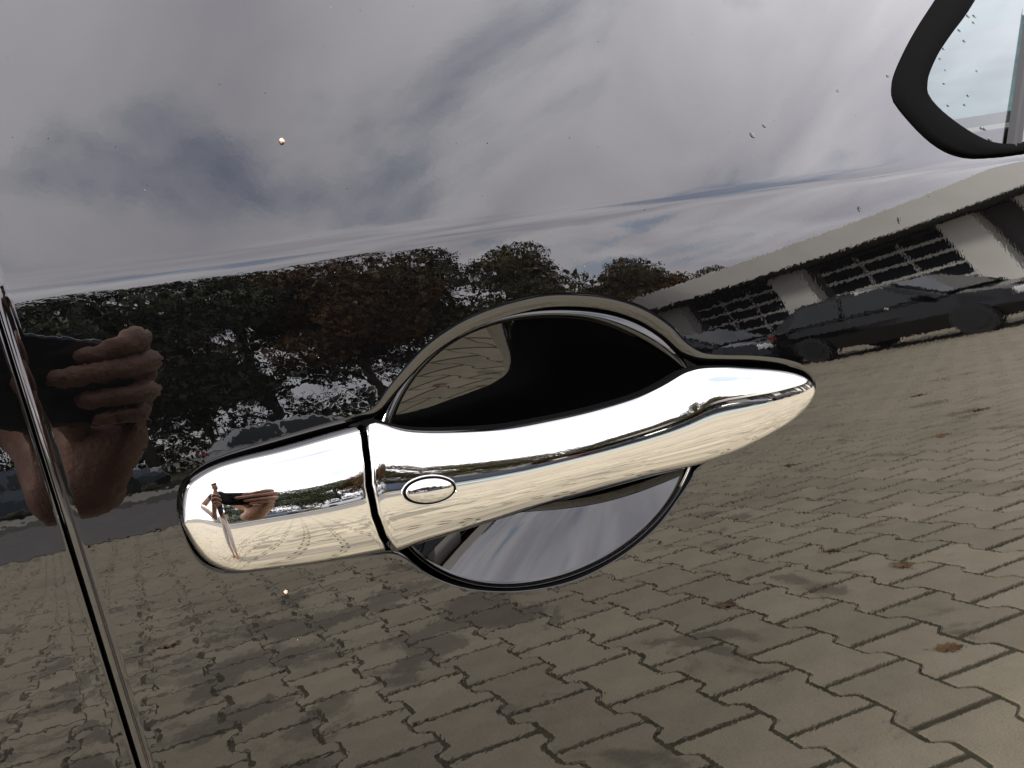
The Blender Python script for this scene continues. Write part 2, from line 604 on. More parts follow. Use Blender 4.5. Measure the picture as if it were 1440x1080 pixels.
# flat pads behind the fixed ends of the handle
for sel, nm in ((A_out[:, 0] < .104, 'a'), (A_out[:, 0] > .252, 'b')):
    P = (A_out + nA * (wA * .9)[:, None])[sel]
    # start the run at the break in the loop
    idx = np.where(sel)[0]
    k = int(np.argmax(np.diff(np.r_[idx, idx[0] + len(A_out)])))
    P = np.roll(P, -(k + 1), axis=0)
    ctr = P.mean(0)
    V = [(ctr[0], float(f(*ctr)) + .0085, ctr[1])] + [(p[0], float(f(*p)) + .0085, p[1]) for p in P]
    mesh('mounting_pad', V, [(0, i, i + 1) for i in range(1, len(P))], recess, M_DARK)

# chrome handle --------------------------------------------------------------
CAP_TOP = [(.0378, .7880), (.0381, .7905), (.0392, .7944), (.0412, .798), (.0449, .8002), (.0499, .8015), (.0581, .8017), (.0708, .8010), (.0859, .8005), (.0985, .7999)]
CAP_BOT = [(.0378, .7880), (.0380, .785), (.0386, .781), (.0405, .7758), (.0431, .7726), (.0466, .7702), (.0593, .7661), (.0774, .7614), (.0954, .7572), (.0985, .7564)]
GRIP_TOP = [(.0975, .8012), (.1022, .7996), (.1095, .7964), (.122, .7921), (.1355, .7884), (.1482, .7853), (.1735, .7815), (.2013, .7787), (.2264, .7781),
            (.2381, .7796), (.2449, .7810), (.252, .7810), (.2672, .7782), (.2842, .7734), (.3015, .7681), (.3157, .7625), (.3213, .7593), (.3244, .7560), (.3258, .7515)]
GRIP_BOT = [(.093, .7566), (.0979, .7564), (.11, .7554), (.1298, .7533), (.1546, .751), (.1813, .7477), (.2112, .7439), (.2443, .7394), (.2616, .7384),
            (.2834, .7393), (.3036, .7416), (.3156, .7447), (.3215, .7476), (.3250, .7500), (.3258, .7515)]
XTIP, XLEFT = .3258, .0378
GAPZ = [(.7575, .0962), (.766, .0927), (.774, .0913), (.7837, .0918), (.7949, .0952), (.8015, .0985)]


def curve_fn(pts, left=None, right=None, smooth_n=3):
    P = np.array(pts)
    x = P[:, 0]
    u = np.sqrt(np.maximum(x - left, 0)) if left is not None else (-np.sqrt(np.maximum(right - x, 0)) if right is not None else x)
    uu = np.linspace(u.min(), u.max(), 400)
    # Catmull-Rom style through a monotone parameter, then soften
    m = np.gradient(P[:, 1], u)
    out = np.empty_like(uu)
    k = np.clip(np.searchsorted(u, uu, side='right') - 1, 0, len(u) - 2)
    h = u[k + 1] - u[k]
    t = (uu - u[k]) / h
    out = (2 * t ** 3 - 3 * t ** 2 + 1) * P[k, 1] + (t ** 3 - 2 * t ** 2 + t) * h * m[k] + (-2 * t ** 3 + 3 * t ** 2) * P[k + 1, 1] + (t ** 3 - t ** 2) * h * m[k + 1]
    pad = out.copy()
    for _ in range(smooth_n * 10):
        pad[1:-1] = .5 * pad[1:-1] + .25 * (pad[:-2] + pad[2:])

    def g(xq):
        xq = np.asarray(xq, float)
        q = np.sqrt(np.maximum(xq - left, 0)) if left is not None else (-np.sqrt(np.maximum(right - xq, 0)) if right is not None else xq)
        return np.interp(q, uu, pad)
    return g


cap_t, cap_b = curve_fn(CAP_TOP, left=XLEFT), curve_fn(CAP_BOT, left=XLEFT)
grip_t, grip_b = curve_fn(GRIP_TOP, right=XTIP), curve_fn(GRIP_BOT, right=XTIP)
gapz = np.array(GAPZ)
TILT = math.tan(rad(8))


def edge_y(x):
    return -.010 + .0022 * sstep((.050 - x) / .014) - .0055 * sstep((x - .215) / .118)


def bulge(x):
    t = np.clip((.094 - x) / (.094 - XLEFT + .0003), 0, 1)
    a = (1 - .62 * t * t) * np.sqrt(np.clip(1 - t ** 16, 0, 1))
    b = np.sqrt(np.clip(1 - np.clip((x - .225) / (XTIP + .0004 - .225), 0, 1) ** 2.4, 0, 1)) ** .7
    return .0108 * np.minimum(a, 1) * b


def section(x, top, bot, inset=0.0, back=.012, n=56, fade=0.0):
    zt, zb = float(top(x)) - inset, float(bot(x)) + inset
    zc, hz = .5 * (zt + zb), max(.5 * (zt - zb), 1e-5)
    ey = float(edge_y(x))
    B = max(float(bulge(x)) - inset, 1e-5)
    ring = []
    for k in range(n):
        a = math.pi * k / n                    # front: top -> bottom
        zz_ = zc + hz * math.cos(a)
        ring.append([x, ey - B * math.sin(a) ** .92 + (zz_ - zc) * TILT, zz_])
    bk = back
    for k in range(n):
        a = math.pi * k / n                    # back: bottom -> top
        zz_ = zc - hz * math.cos(a) * (1 - .08 * math.sin(a))
        ring.append([x, ey + bk * math.sin(a) ** .6 + (zz_ - zc) * TILT, zz_])
    if fade:
        for p in ring:
            p[0] += fade * (np.interp(p[2], gapz[:, 0], gapz[:, 1]) - .0935)
    return ring


# cap
R_E = .0013
xe = .0935 - .0010
xs_ = XLEFT + (xe - R_E - XLEFT) * (np.linspace(0.004, 1, 70) ** 2.0)
rings = [section(x, cap_t, cap_b, back=.012, fade=float(sstep((x - .065) / (xe - .065)))) for x in xs_]
for a in np.radians(np.linspace(12, 90, 7)):
    rings.append(section(xe - R_E + R_E * math.sin(a), cap_t, cap_b, inset=R_E * (1 - math.cos(a)), back=.012, fade=1.0))
V, F = loft(rings)
n = len(rings[0])
F.append(tuple(range(n))[::-1])
F.append(tuple(range(len(V) - n, len(V))))
# grip
x0 = .0935 + .0010
xs_ = np.r_[np.linspace(x0 + R_E, .24, 80), .24 + (XTIP - .24) * (1 - np.linspace(1, 0.004, 90)[1:] ** 2.0)]
rings2 = []
for a in np.radians(np.linspace(90, 12, 7)):
    rings2.append(section(x0 + R_E - R_E * math.sin(a), grip_t, grip_b, inset=R_E * (1 - math.cos(a)), back=.008, fade=1.0))
for x in xs_:
    rings2.append(section(x, grip_t, grip_b, back=.008, fade=float(1 - sstep((x - x0) / .03))))
V2, F2 = loft(rings2)
F2.append(tuple(range(n))[::-1])
F2.append(tuple(range(len(V2) - n, len(V2))))


def closed_shell(name, V, F, parent, material, per_ring, top_dark):
    bm = bmesh.new()
    vs = [bm.verts.new(v) for v in V]
    for t in F:
        fc = bm.faces.new([vs[i] for i in t])
        if len(t) == 4:
            k = min(i % per_ring for i in t)
            if max(i % per_ring for i in t) - k > 3:
                k = per_ring - 1
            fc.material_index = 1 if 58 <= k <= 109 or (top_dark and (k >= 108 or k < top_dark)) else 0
    return bmobj(name, bm, parent, material, smooth=True)


handle = closed_shell('door_handle', V2, F2, car, [M_CHROME, M_DARK], 112, 5)
closed_shell('lock_cap', V, F, handle, [M_CHROME, M_DARK], 112, 0)
# dark core seen through the gap between cap and grip
bm = bmesh.new()
add_box(bm, (.0940, .001, .779), (.010, .012, .036), 0, .002)
bmobj('handle_core', bm, handle, M_DARK)


def grip_front(x, z):
    zt, zb = float(grip_t(x)), float(grip_b(x))
    zc, hz = .5 * (zt + zb), .5 * (zt - zb)
    s = math.sqrt(max(1 - ((z - zc) / hz) ** 2, 0))
    return float(edge_y(x)) - float(bulge(x)) * s ** .92 + (z - zc) * TILT


# oval push button with its dark groove and raised rim
BX, BZ, BA, BB, BR = .1118, .7753, .0098, .0043, math.atan(-.26)


def oval(r, a):
    u, v = BA * r * math.cos(a), BB * r * math.sin(a)
    if r > 1:
        u, v = (BA + (r - 1) * BB) * math.cos(a), BB * r * math.sin(a)
    return BX + u * math.cos(BR) - v * math.sin(BR), BZ + u * math.sin(BR) + v * math.cos(BR)


def oval_loft(name, prof, material, closed_centre=False):
    rings = []
    for r, d in prof:
        ring = []
        for k in range(64):
            x, z = oval(r, 2 * math.pi * k / 64)
            ring.append((x, grip_front(x, z) - d, z))
        rings.append(ring)
    V, F = loft(rings)
    if closed_centre:
        F.append(tuple(range(len(V) - 64, len(V))))
    bm = bmesh.new()
    vs = [bm.verts.new(v) for v in V]
    for t in F:
        bm.faces.new([vs[i] for i in t])
    return bmobj(name, bm, handle, material, smooth=True)


oval_loft('unlock_button', [(.93, -.0006)] + [(.93 * math.sin(a), .00015 + .0017 * math.cos(a)) for a in np.radians(np.linspace(88, 4, 18))], M_CHROME, True)
oval_loft('button_groove', [(1.08, -.0003), (1.07, .00010), (.90, .00010), (.88, -.0003)], M_DARK)
oval_loft('button_rim', [(1.20, -.0002), (1.17, .00006), (1.13, .00016), (1.10, .00016), (1.07, .0001), (1.06, -.0002)], M_CHROME)

# window: rubber frame, glass, divider
rings = []
for t, d in ((-.02, .006), (0, .001), (.03, -.0022), (.10, -.0034), (.5, -.0036), (.88, -.0030), (.97, -.0010), (1.0, .004)):
    q = W_out + (W_in - W_out) * t
    y = f(q[:, 0], q[:, 1]) + d
    rings.append(np.c_[q[:, 0], y, q[:, 1]].tolist())
V, F = loft(rings)
wseal = mesh('window_seal', V, F, car, M_RUBBER, smooth=True)
Pg = W_out + (W_in - W_out) * .97
gx = np.arange(.5, 1.1, .03)
gz = np.arange(.83, 1.12, .02)
GX, GZ = np.meshgrid(gx, gz)
gp = np.c_[GX.ravel(), GZ.ravel()]
gp = gp[inside(W_in, gp[:, 0], gp[:, 1])]
P = np.r_[gp, Pg]
nn = len(gp)
vs, es, fs, *_ = delaunay_2d_cdt([Vector((float(a), float(b))) for a, b in P], [(nn + i, nn + (i + 1) % len(Pg)) for i in range(len(Pg))], [], 0, 1e-7)
Vg = np.array([(v.x, v.y) for v in vs])
Fg = np.array([t for t in fs if len(t) == 3])
cg = Vg[Fg].mean(1)
Fg = Fg[inside(Pg, cg[:, 0], cg[:, 1])]


def glass_sheet(name, parent, mirror=False):
    y = f(Vg[:, 0], np.maximum(Vg[:, 1], .845 + 0 * Vg[:, 1])) + .0025
    y = f(Vg[:, 0], Vg[:, 1]) + .0025
    nrm = fn(Vg[:, 0], np.maximum(Vg[:, 1], .875))
    if mirror:
        y = 1.86 - y
        nrm[:, 1] *= -1
    me = bpy.data.meshes.new(name)
    me.from_pydata(np.c_[Vg[:, 0], y, Vg[:, 1]].tolist(), [], Fg.tolist())
    me.polygons.foreach_set('use_smooth', [True] * len(me.polygons))
    me.update()
    me.normals_split_custom_set_from_vertices(nrm.tolist())
    return link(name, me, parent, M_GLASS)


glass = glass_sheet('window_glass', wseal)
glass_sheet('far_window_glass', far_side, True)
bm = bmesh.new()
b0, b1 = np.array((.5890, .8435)), np.array((.7700, .946))
prev = None
for t in np.linspace(0, 1, 14):
    p = b0 + (b1 - b0) * t
    w = .0040
    ring = []
    for dx, dy in ((-w, .001), (-w * .8, -.0028), (-w * .25, -.0034), (w * .1, -.0018), (w * .5, -.0030), (w, -.0026), (w * 1.1, .001)):
        x, z = p[0] + dx * .8, p[1] - dx * .6
        ring.append(bm.verts.new((x, float(f(x, z)) + dy, z)))
    if prev:
        for k in range(6):
            bm.faces.new((prev[k], prev[k + 1], ring[k + 1], ring[k]))
    prev = ring
bmobj('window_divider', bm, wseal, mat('divider_trim', (.02, .02, .02), rough=.55, ior=1.25))

# roof, floor and end bulkheads so that the car reads as a closed body from the side
bm = bmesh.new()
prev = None
for x in np.linspace(-1.3, 2.2, 12):
    ya = float(f(x, 1.128))
    ring = []
    for t in np.linspace(0, 1, 15):
        y = ya + (1.86 - 2 * ya) * t
        ring.append(bm.verts.new((x, y, 1.126 + .26 * math.sin(math.pi * t) ** .75)))
    if prev:
        for k in range(14):
            bm.faces.new((prev[k], prev[k + 1], ring[k + 1], ring[k]))
    prev = ring
bmobj('roof', bm, car, M_PAINT, smooth=True)
M_TRIM = mat('interior_trim', (0.30, 0.31, 0.30), rough=0.8)
bm = bmesh.new()
add_box(bm, (.45, .93, .205), (3.5, 1.70, .01))
bmobj('floor_pan', bm, car, M_DARK)
bm = bmesh.new()
add_box(bm, (-1.25, .93, .66), (.02, 1.60, .92))
bmobj('bulkhead', bm, car, M_DARK)
bm = bmesh.new()
add_box(bm, (2.0, .93, .52), (.40, 1.56, .62), 0, .06)
bmobj('dashboard', bm, car, M_TRIM)
bm = bmesh.new()
prev = None
for z in np.linspace(.84, 1.20, 5):
    ring = [bm.verts.new((2.19 - .25 * (z - .84) - .10 * (2 * t - 1) ** 2, .12 + 1.62 * t, z)) for t in np.linspace(0, 1, 12)]
    if prev:
        for k in range(11):
            bm.faces.new((prev[k], prev[k + 1], ring[k + 1], ring[k]))
    prev = ring
bmobj('windscreen', bm, car, M_GLASS, smooth=True)
bm = bmesh.new()
prev = None
for x in np.linspace(-1.28, 2.05, 12):
    ya = float(f(x, 1.128)) + .03
    ring = [bm.verts.new((x, ya + (1.86 - 2 * ya) * t, 1.10 + .255 * math.sin(math.pi * t) ** .75)) for t in np.linspace(0, 1, 15)]
    if prev:
        for k in range(14):
            bm.faces.new((prev[k], prev[k + 1], ring[k + 1], ring[k]))
    prev = ring
bmobj('headliner', bm, car, M_TRIM, smooth=True)
bm = bmesh.new()
add_box(bm, (.62, .93, .62), (.16, 1.40, .50), 0, .05)
add_box(bm, (.90, .93, .42), (.50, 1.40, .14), 0, .05)
bmobj('rear_seat', bm, car, M_TRIM, smooth=False)
# rear wheel
wheel = empty('wheel', (-.48, .115, .33), car)
bm = bmesh.new()
prof = [(.205, -.085), (.245, -.095), (.30, -.09), (.322, -.07), (.33, -.04), (.33, .09), (.20, .10)]
rings = [[(r * math.cos(a), y, r * math.sin(a)) for a in np.linspace(0, 2 * math.pi, 48, endpoint=False)] for r, y in prof]
V, F = loft(rings)
mesh('tyre', V, F, wheel, M_RUBBER, smooth=True)
bm = bmesh.new()
for k in range(10):
    a = 2 * math.pi * k / 10
    add_tube(bm, [(.04 * math.cos(a), -.06, .04 * math.sin(a)), (.205 * math.cos(a + .06), -.075, .205 * math.sin(a + .06))], [.022, .016], 6)
add_tube(bm, [(0, -.075, 0), (0, .05, 0)], .055, 20)
rings = [[bm.verts.new((r * math.cos(a), y, r * math.sin(a))) for a in np.linspace(0, 2 * math.pi, 40, endpoint=False)] for r, y in ((.212, -.085), (.20, -.085), (.19, .05))]
for A_, B_ in zip(rings, rings[1:]):
    for k in range(40):
        bm.faces.new((A_[k], A_[(k + 1) % 40], B_[(k + 1) % 40], B_[k]))
bmobj('rim', bm, wheel, M_TRIMGREY)
bm = bmesh.new()
rings = [[bm.verts.new((-.48 + .375 * math.cos(a), y, .33 + .375 * math.sin(a))) for a in np.linspace(-.35, math.pi + .35, 40)] for y in (.0, .30)]
for k in range(39):
    bm.faces.new((rings[0][k], rings[0][k + 1], rings[1][k + 1], rings[1][k]))
bmobj('wheel_arch_liner', bm, car, M_DARK)

# ------------------------------------------------------------------ the place: paving, road, verge
PAV_A = rad(5.9)
CA, SA = math.cos(PAV_A), math.sin(PAV_A)


def pw(s, t, z=0.0):
    """paving axes (s along the straight joints, t across) -> world"""
    return (s * CA - t * SA, s * SA + t * CA, z)


M_STONE = mat('paving_concrete', (.36, .33, .27), rough=0.85)
noise_color(M_STONE, (.300, .266, .192), (.395, .350, .256), scale=9, detail=8, lo=.3, hi=.7, rough=.65, coord='Object', per_object=.13)
_n, _l, _b = mnodes(M_STONE)
add_bump(M_STONE, 240, .0015, detail=4)
M_FIELD = mat('paving_concrete_field', (.36, .33, .27), rough=0.85)
noise_color(M_FIELD, (.300, .266, .192), (.395, .350, .256), scale=3.0, detail=9, lo=.3, hi=.7, rough=.7)
def add_stains(m, scale, lo, hi, dark, damp=None):
    n, l, b = mnodes(m)
    src = b.inputs['Base Color'].links[0].from_socket
    g = N(n, 'ShaderNodeNewGeometry')
    t = N(n, 'ShaderNodeTexNoise')
    t.inputs['Scale'].default_value = scale
    t.inputs['Detail'].default_value = 6
    t.inputs['Roughness'].default_value = .6
    t.inputs['Distortion'].default_value = .6
    l.new(g.outputs['Position'], t.inputs['Vector'])
    r = N(n, 'ShaderNodeMapRange')
    r.interpolation_type = 'SMOOTHSTEP'
    r.inputs['From Min'].default_value = lo
    r.inputs['From Max'].default_value = hi
    r.inputs['To Min'].default_value = 1.0
    r.inputs['To Max'].default_value = dark
    if damp:
        d = N(n, 'ShaderNodeVectorMath', operation='DISTANCE')
        d.inputs[1].default_value = damp
        l.new(g.outputs['Position'], d.inputs[0])
        w = N(n, 'ShaderNodeMapRange')
        w.interpolation_type = 'SMOOTHSTEP'
        w.inputs['From Min'].default_value = .25
        w.inputs['From Max'].default_value = 1.1
        w.inputs['To Min'].default_value = .12
        w.inputs['To Max'].default_value = 0
        l.new(d.outputs['Value'], w.inputs['Value'])
        q = N(n, 'ShaderNodeMath', operation='ADD')
        l.new(t.outputs['Fac'], q.inputs[0])
        l.new(w.outputs[0], q.inputs[1])
        l.new(q.outputs[0], r.inputs['Value'])
    else:
        l.new(t.outputs['Fac'], r.inputs['Value'])
    v = N(n, 'ShaderNodeVectorMath', operation='SCALE')
    l.new(src, v.inputs[0])
    l.new(r.outputs[0], v.inputs['Scale'])
    l.new(v.outputs[0], b.inputs['Base Color'])


for _m in (M_STONE, M_FIELD):
    add_stains(_m, 4.2, .58, .66, .56, damp=(.25, -1.9, 0))
    add_stains(_m, .7, .50, .72, .78)
M_JOINT = mat('joint_soil', (.05, .048, .03), rough=0.95)
noise_color(M_JOINT, (.042, .043, .022), (.10, .088, .056), scale=30, detail=6)
# joints are mossy by the parked car and blended to a paler colour further out
_n, _l, _b = mnodes(M_JOINT)
_moss = _b.inputs['Base Color'].links[0].from_socket
_tc = N(_n, 'ShaderNodeTexCoord')
_d = N(_n, 'ShaderNodeVectorMath', operation='DISTANCE')
_d.inputs[1].default_value = (1.0, -.9, 0)
_l.new(_tc.outputs['Object'], _d.inputs[0])
_ns = N(_n, 'ShaderNodeTexNoise')
_ns.inputs['Scale'].default_value = 1.6
_ns.inputs['Detail'].default_value = 4
_l.new(_tc.outputs['Object'], _ns.inputs['Vector'])
_ma = N(_n, 'ShaderNodeMath', operation='MULTIPLY_ADD')
_ma.inputs[1].default_value = 2.4
_l.new(_ns.outputs['Fac'], _ma.inputs[0])
_l.new(_d.outputs['Value'], _ma.inputs[2])
_mr = N(_n, 'ShaderNodeMapRange')
_mr.interpolation_type = 'SMOOTHSTEP'
_mr.inputs['From Min'].default_value = 2.2
_mr.inputs['From Max'].default_value = 4.6
_mr.inputs['To Max'].default_value = .86
_l.new(_ma.outputs[0], _mr.inputs['Value'])
_mx = N(_n, 'ShaderNodeMix', data_type='RGBA')
_mx.inputs['B'].default_value = (.27, .235, .165, 1)
_l.new(_mr.outputs[0], _mx.inputs['Factor'])
_l.new(_moss, _mx.inputs['A'])
_l.new(_mx.outputs['Result'], _b.inputs['Base Color'])
M_ASPH = mat('asphalt', (.07, .07, .07), rough=.9)
noise_color(M_ASPH, (.105, .102, .098), (.15, .146, .14), scale=2.5, detail=9, lo=.3, hi=.7)
M_KERB = mat('pale_kerb', (.42, .40, .35), rough=.85)
noise_color(M_KERB, (.22, .21, .185), (.31, .295, .26), scale=2, detail=7)
M_GRASS = mat('verge_grass', (.06, .09, .03), rough=.95)
noise_color(M_GRASS, (.045, .06, .02), (.11, .10, .045), scale=1.3, detail=9)
M_BLUE = mat('blue_paint', (.12, .48, .70), rough=.55)
M_LAND = mat('far_ground', (.17, .16, .13), rough=.95)
noise_color(M_LAND, (.10, .10, .07), (.20, .185, .15), scale=.08, detail=8)

ground = mesh('ground', [(-1500, -1500, -.03), (1500, -1500, -.03), (1500, 1500, -.03), (-1500, 1500, -.03)], [(0, 1, 2, 3)], None, M_LAND)
tag(ground, 'flat open ground running out to the horizon', kind='structure')


def slab(name, s0, s1, t0, t1, z, material, parent=None):
    return mesh(name, [pw(s0, t0, z), pw(s1, t0, z), pw(s1, t1, z), pw(s0, t1, z)], [(0, 1, 2, 3)], parent, material)


T_ROAD = -6.9          # near edge of the asphalt in paving coordinates
pavement = slab('pavement', -16, 22, -32, 8, -.0030, M_JOINT)
tag(pavement, 'beige interlocking concrete paving with dark mossy joints', kind='structure')

ST_L, ST_W, ST_N = .202, .080, .056     # stone pitch along the column, half widths
ST_P = ST_W + ST_N + .0065              # column pitch
hl = .0968
PROFILE = [(ST_W - .002, hl), (ST_W, hl - .003), (ST_W, .061), (ST_W - .004, .056), (ST_N + .004, .044), (ST_N, .039), (ST_N, -.039), (ST_N + .004, -.044), (ST_W - .004, -.056), (ST_W, -.061), (ST_W, -hl + .003), (ST_W - .002, -hl)]
PROFILE = PROFILE + [(-q, t) for q, t in PROFILE[::-1]]
NP = len(PROFILE)


def stone_rings():
    top, ch, low = [], [], []
    for s, t in PROFILE:
        k = .0032
        s2 = s - math.copysign(k, s)
        t2 = t - math.copysign(k if abs(t) > .09 else 0, t)
        top.append((s2, t2, 0.0))
        ch.append((s, t, -.0034))
        low.append((s, t, -.014))
    return top, ch, low


_top, _ch, _low = stone_rings()
stone_v = _top + _ch
stone_f = [(NP - 1 - k, NP - 2 - k, k + 1, k) for k in range(NP // 2 - 1)]
stone_f = [tuple(reversed(q)) for q in stone_f]
for k in range(NP):
    a, b = k, (k + 1) % NP
    stone_f += [(a, a + NP, b + NP, b)[::-1]]
_bm = bmesh.new()
_vs = [_bm.verts.new(v) for v in stone_v]
for q in stone_f:
    _bm.faces.new([_vs[i] for i in q])
bmesh.ops.recalc_face_normals(_bm, faces=_bm.faces[:])
if sum(fc.normal.z for fc in _bm.faces if len(fc.verts) == 4 and max(v.co.z for v in fc.verts) > -.001 and min(v.co.z for v in fc.verts) > -.001) < 0:
    bmesh.ops.reverse_faces(_bm, faces=_bm.faces[:])
stone_me = bpy.data.meshes.new('paver')
_bm.to_mesh(stone_me)
_bm.free()
stone_me.materials.append(M_STONE)

PH_S, PH_T = .842, -.473       # a straight joint measured in the photograph (world x, y of its middle)
s_ph = PH_S * CA + PH_T * SA
t_ph = -PH_S * SA + PH_T * CA
cells = []
for ci in range(-100, 160):
    s = s_ph + ci * ST_P
    if s < -13 or s > 19:
        continue
    off = (ci % 2) * .5
    for ri in range(-130, 40):
        t = t_ph + (ri + .5 + off) * ST_L
        if t > 3.0 or t < -26:
            continue
        if t < T_ROAD + .1 and s < 3.9:
            continue
        x, y, _ = pw(s, t)
        if y > 1.6:
            continue
        cells.append((x, y))
cells = np.array(cells)
# the stones that show largest in the door: those around where the lower half of the door looks
key = np.hypot(cells[:, 0] - .9, (cells[:, 1] + 1.25) * .85)
order = np.argsort(key)
near, rest = cells[order[:300]], cells[order[300:]]
for i, (x, y) in enumerate(near):
    o = bpy.data.objects.new('paver', stone_me)
    COL.objects.link(o)
    o.parent = pavement
    o.location = (x + random.uniform(-.0008, .0008), y + random.uniform(-.0008, .0008), random.uniform(-.0012, .0012))
    o.rotation_euler = (random.uniform(-.004, .004), random.uniform(-.004, .004), PAV_A + (math.pi if random.random() < .5 else 0) + random.uniform(-.004, .004))
tv = np.array(_top + _ch)
fv = [q for q in stone_f if max(q) < 2 * NP]
R2 = np.array([[CA, -SA, 0], [SA, CA, 0], [0, 0, 1]])
tw = tv @ R2.T
nr = len(rest)
dz = RNG.uniform(-.0012, .0012, nr)
allv = (tw[None] + np.c_[rest, dz][:, None, :]).reshape(-1, 3)
fa = np.array(fv)
allf = (fa[None] + (np.arange(nr) * 2 * NP)[:, None, None]).reshape(-1, 4)
me = bpy.data.meshes.new('paver_field')
me.vertices.add(len(allv))
me.vertices.foreach_set('co', allv.ravel())
me.loops.add(allf.size)
me.loops.foreach_set('vertex_index', allf.ravel())
me.polygons.add(len(allf))
me.polygons.foreach_set('loop_start', np.arange(0, allf.size, 4))
me.polygons.foreach_set('loop_total', np.full(len(allf), 4))
me.polygons.foreach_set('use_smooth', [False] * len(allf))
me.update(calc_edges=True)
me.validate()
if me.polygons[0].normal.z < 0:
    me.flip_normals()
tag(link('paver_field', me, pavement, M_FIELD), kind='stuff')

road = slab('road', -26, 3.75, -12.4, T_ROAD, .004, M_ASPH)
tag(road, 'grey asphalt lane beyond the paving', kind='structure')
kerb = mesh('footpath', [], [], None, None)
bpy.data.objects.remove(kerb)
bm = bmesh.new()
add_box(bm, (0, 0, 0), (36, 2.6, .12))
o = bmobj('footpath', bm, None, M_KERB)
o.location = pw(-8, -13.75, .06)
o.rotation_euler.z = PAV_A
tag(o, 'pale raised footpath along the far side of the asphalt lane', kind='structure')
bm = bmesh.new()
for k in range(9):
    pass
add_box(bm, (0, 0, 0), (4.2, 1.0, .03), 0, .006)
o = bmobj('blue_edging', bm, None, M_BLUE)
o.location = pw(5.95, -8.8, .012)
o.rotation_euler.z = PAV_A
tag(o, 'light blue edging strip across the beige paving', kind='structure')
verge = slab('verge', -40, 60, -60, -15.1, .010, M_GRASS)
tag(verge, 'rough grass verge under the trees', kind='structure')

# fallen leaves on the paving
M_LEAF = mat('dead_leaf', (.13, .060, .018), rough=.8)
noise_color(M_LEAF, (.13, .075, .032), (.24, .14, .06), scale=6, per_object=.2)
LEAF_LABELS = ['brown leaf on the paving, farther from the car of the close pair', 'brown leaf on the paving, nearer to the car of the close pair',
               'brown leaf on the paving alone beyond the close pair', 'brown leaf on the paving farthest along the car but one, towards the black hatchback',
               'brown leaf on the paving between the close pair and the black hatchback', 'light brown leaf nearest to the car on the paving',
               'brown leaf on the paving opposite the lower edge of the handle recess', 'brown leaf on the paving opposite the chrome lock cap',
               'brown leaf on the paving out towards the blue edging strip', 'brown leaf lying nearest to the black hatchback on the paving']
LEAVES = [(1.53, -1.12, .05), (1.49, -.89, .06), (2.58, -2.16, .08), (3.71, -2.04, .10), (3.09, -1.83, .08), (1.15, -.52, .05), (1.12, -1.04, .06), (2.2, -2.9, .09), (.15, -2.3, .08), (4.6, -2.9, .1)]
bm = bmesh.new()
sil = [(0, -.5), (.16, -.42), (.34, -.20), (.22, -.12), (.42, .08), (.24, .10), (.26, .30), (.10, .28), (0, .52), (-.10, .28), (-.27, .29), (-.23, .10), (-.41, .06), (-.21, -.12), (-.33, -.22), (-.15, -.42)]
c0 = bm.verts.new((0, 0, .10))
vsl = [bm.verts.new((a, b, .02 + .16 * abs(a) * abs(b) + .05 * math.sin(7 * a))) for a, b in sil]
for k in range(len(sil)):
    bm.faces.new((c0, vsl[k], vsl[(k + 1) % len(sil)]))
add_tube(bm, [(0, -.5, .02), (.02, -.72, .05), (.06, -.85, .04)], .012, 4)
leaf_o = bmobj('fallen_leaf', bm, None, M_LEAF)
for i, (x, y, s) in enumerate(LEAVES):
    o = leaf_o if i == 0 else leaf_o.copy()
    if i:
        COL.objects.link(o)
    o.location = (x, y, .002)
    o.scale = (s, s, s)
    o.rotation_euler = (0, 0, random.uniform(0, 6.28))
    tag(o, LEAF_LABELS[i], 'leaf', 'fallen leaves on the paving')

# ------------------------------------------------------------------ trees
M_BARK = mat('bark', (.055, .045, .035), rough=.95)
noise_color(M_BARK, (.035, .028, .022), (.09, .075, .06), scale=8)


def leafmat(name, c0, c1):
    m = mat(name, c0, rough=.6)
    noise_color(m, c0, c1, scale=.9, detail=3, lo=.38, hi=.62)
    m.node_tree.nodes['Principled BSDF'].inputs['Subsurface Weight'].default_value = 0
    return m


M_LEAVES = {'green': leafmat('green_leaves', (.018, .030, .007), (.062, .080, .020)),
            'olive': leafmat('olive_leaves', (.032, .032, .008), (.120, .095, .024)),
            'rust': leafmat('rust_leaves', (.052, .029, .008), (.175, .090, .022))}


def leaf_cloud(clumps, n, size, rng):
    """leaf quads scattered in ellipsoid clumps -> verts, faces (numpy)"""
    vol = np.array([c[3] * c[4] * c[5] for c in clumps]) ** .8
    which = rng.choice(len(clumps), n, p=vol / vol.sum())
    C = np.array(clumps)[which]
    d = rng.normal(size=(n, 3))
    d /= np.linalg.norm(d, axis=1, keepdims=True)
    r = rng.uniform(.25, 1, n) ** .5
    P = C[:, :3] + d * C[:, 3:] * r[:, None]
    a = rng.normal(size=(n, 3))
    a /= np.linalg.norm(a, axis=1, keepdims=True)
    b = np.cross(a, rng.normal(size=(n, 3)))
    b /= np.linalg.norm(b, axis=1, keepdims=True)
    s = rng.uniform(.6, 1.25, n)[:, None] * size
    V = np.stack([P - a * s, P - b * s * .45, P + a * s, P + b * s * .45], 1)
    return V.reshape(-1, 3), np.arange(n * 4).reshape(-1, 4)


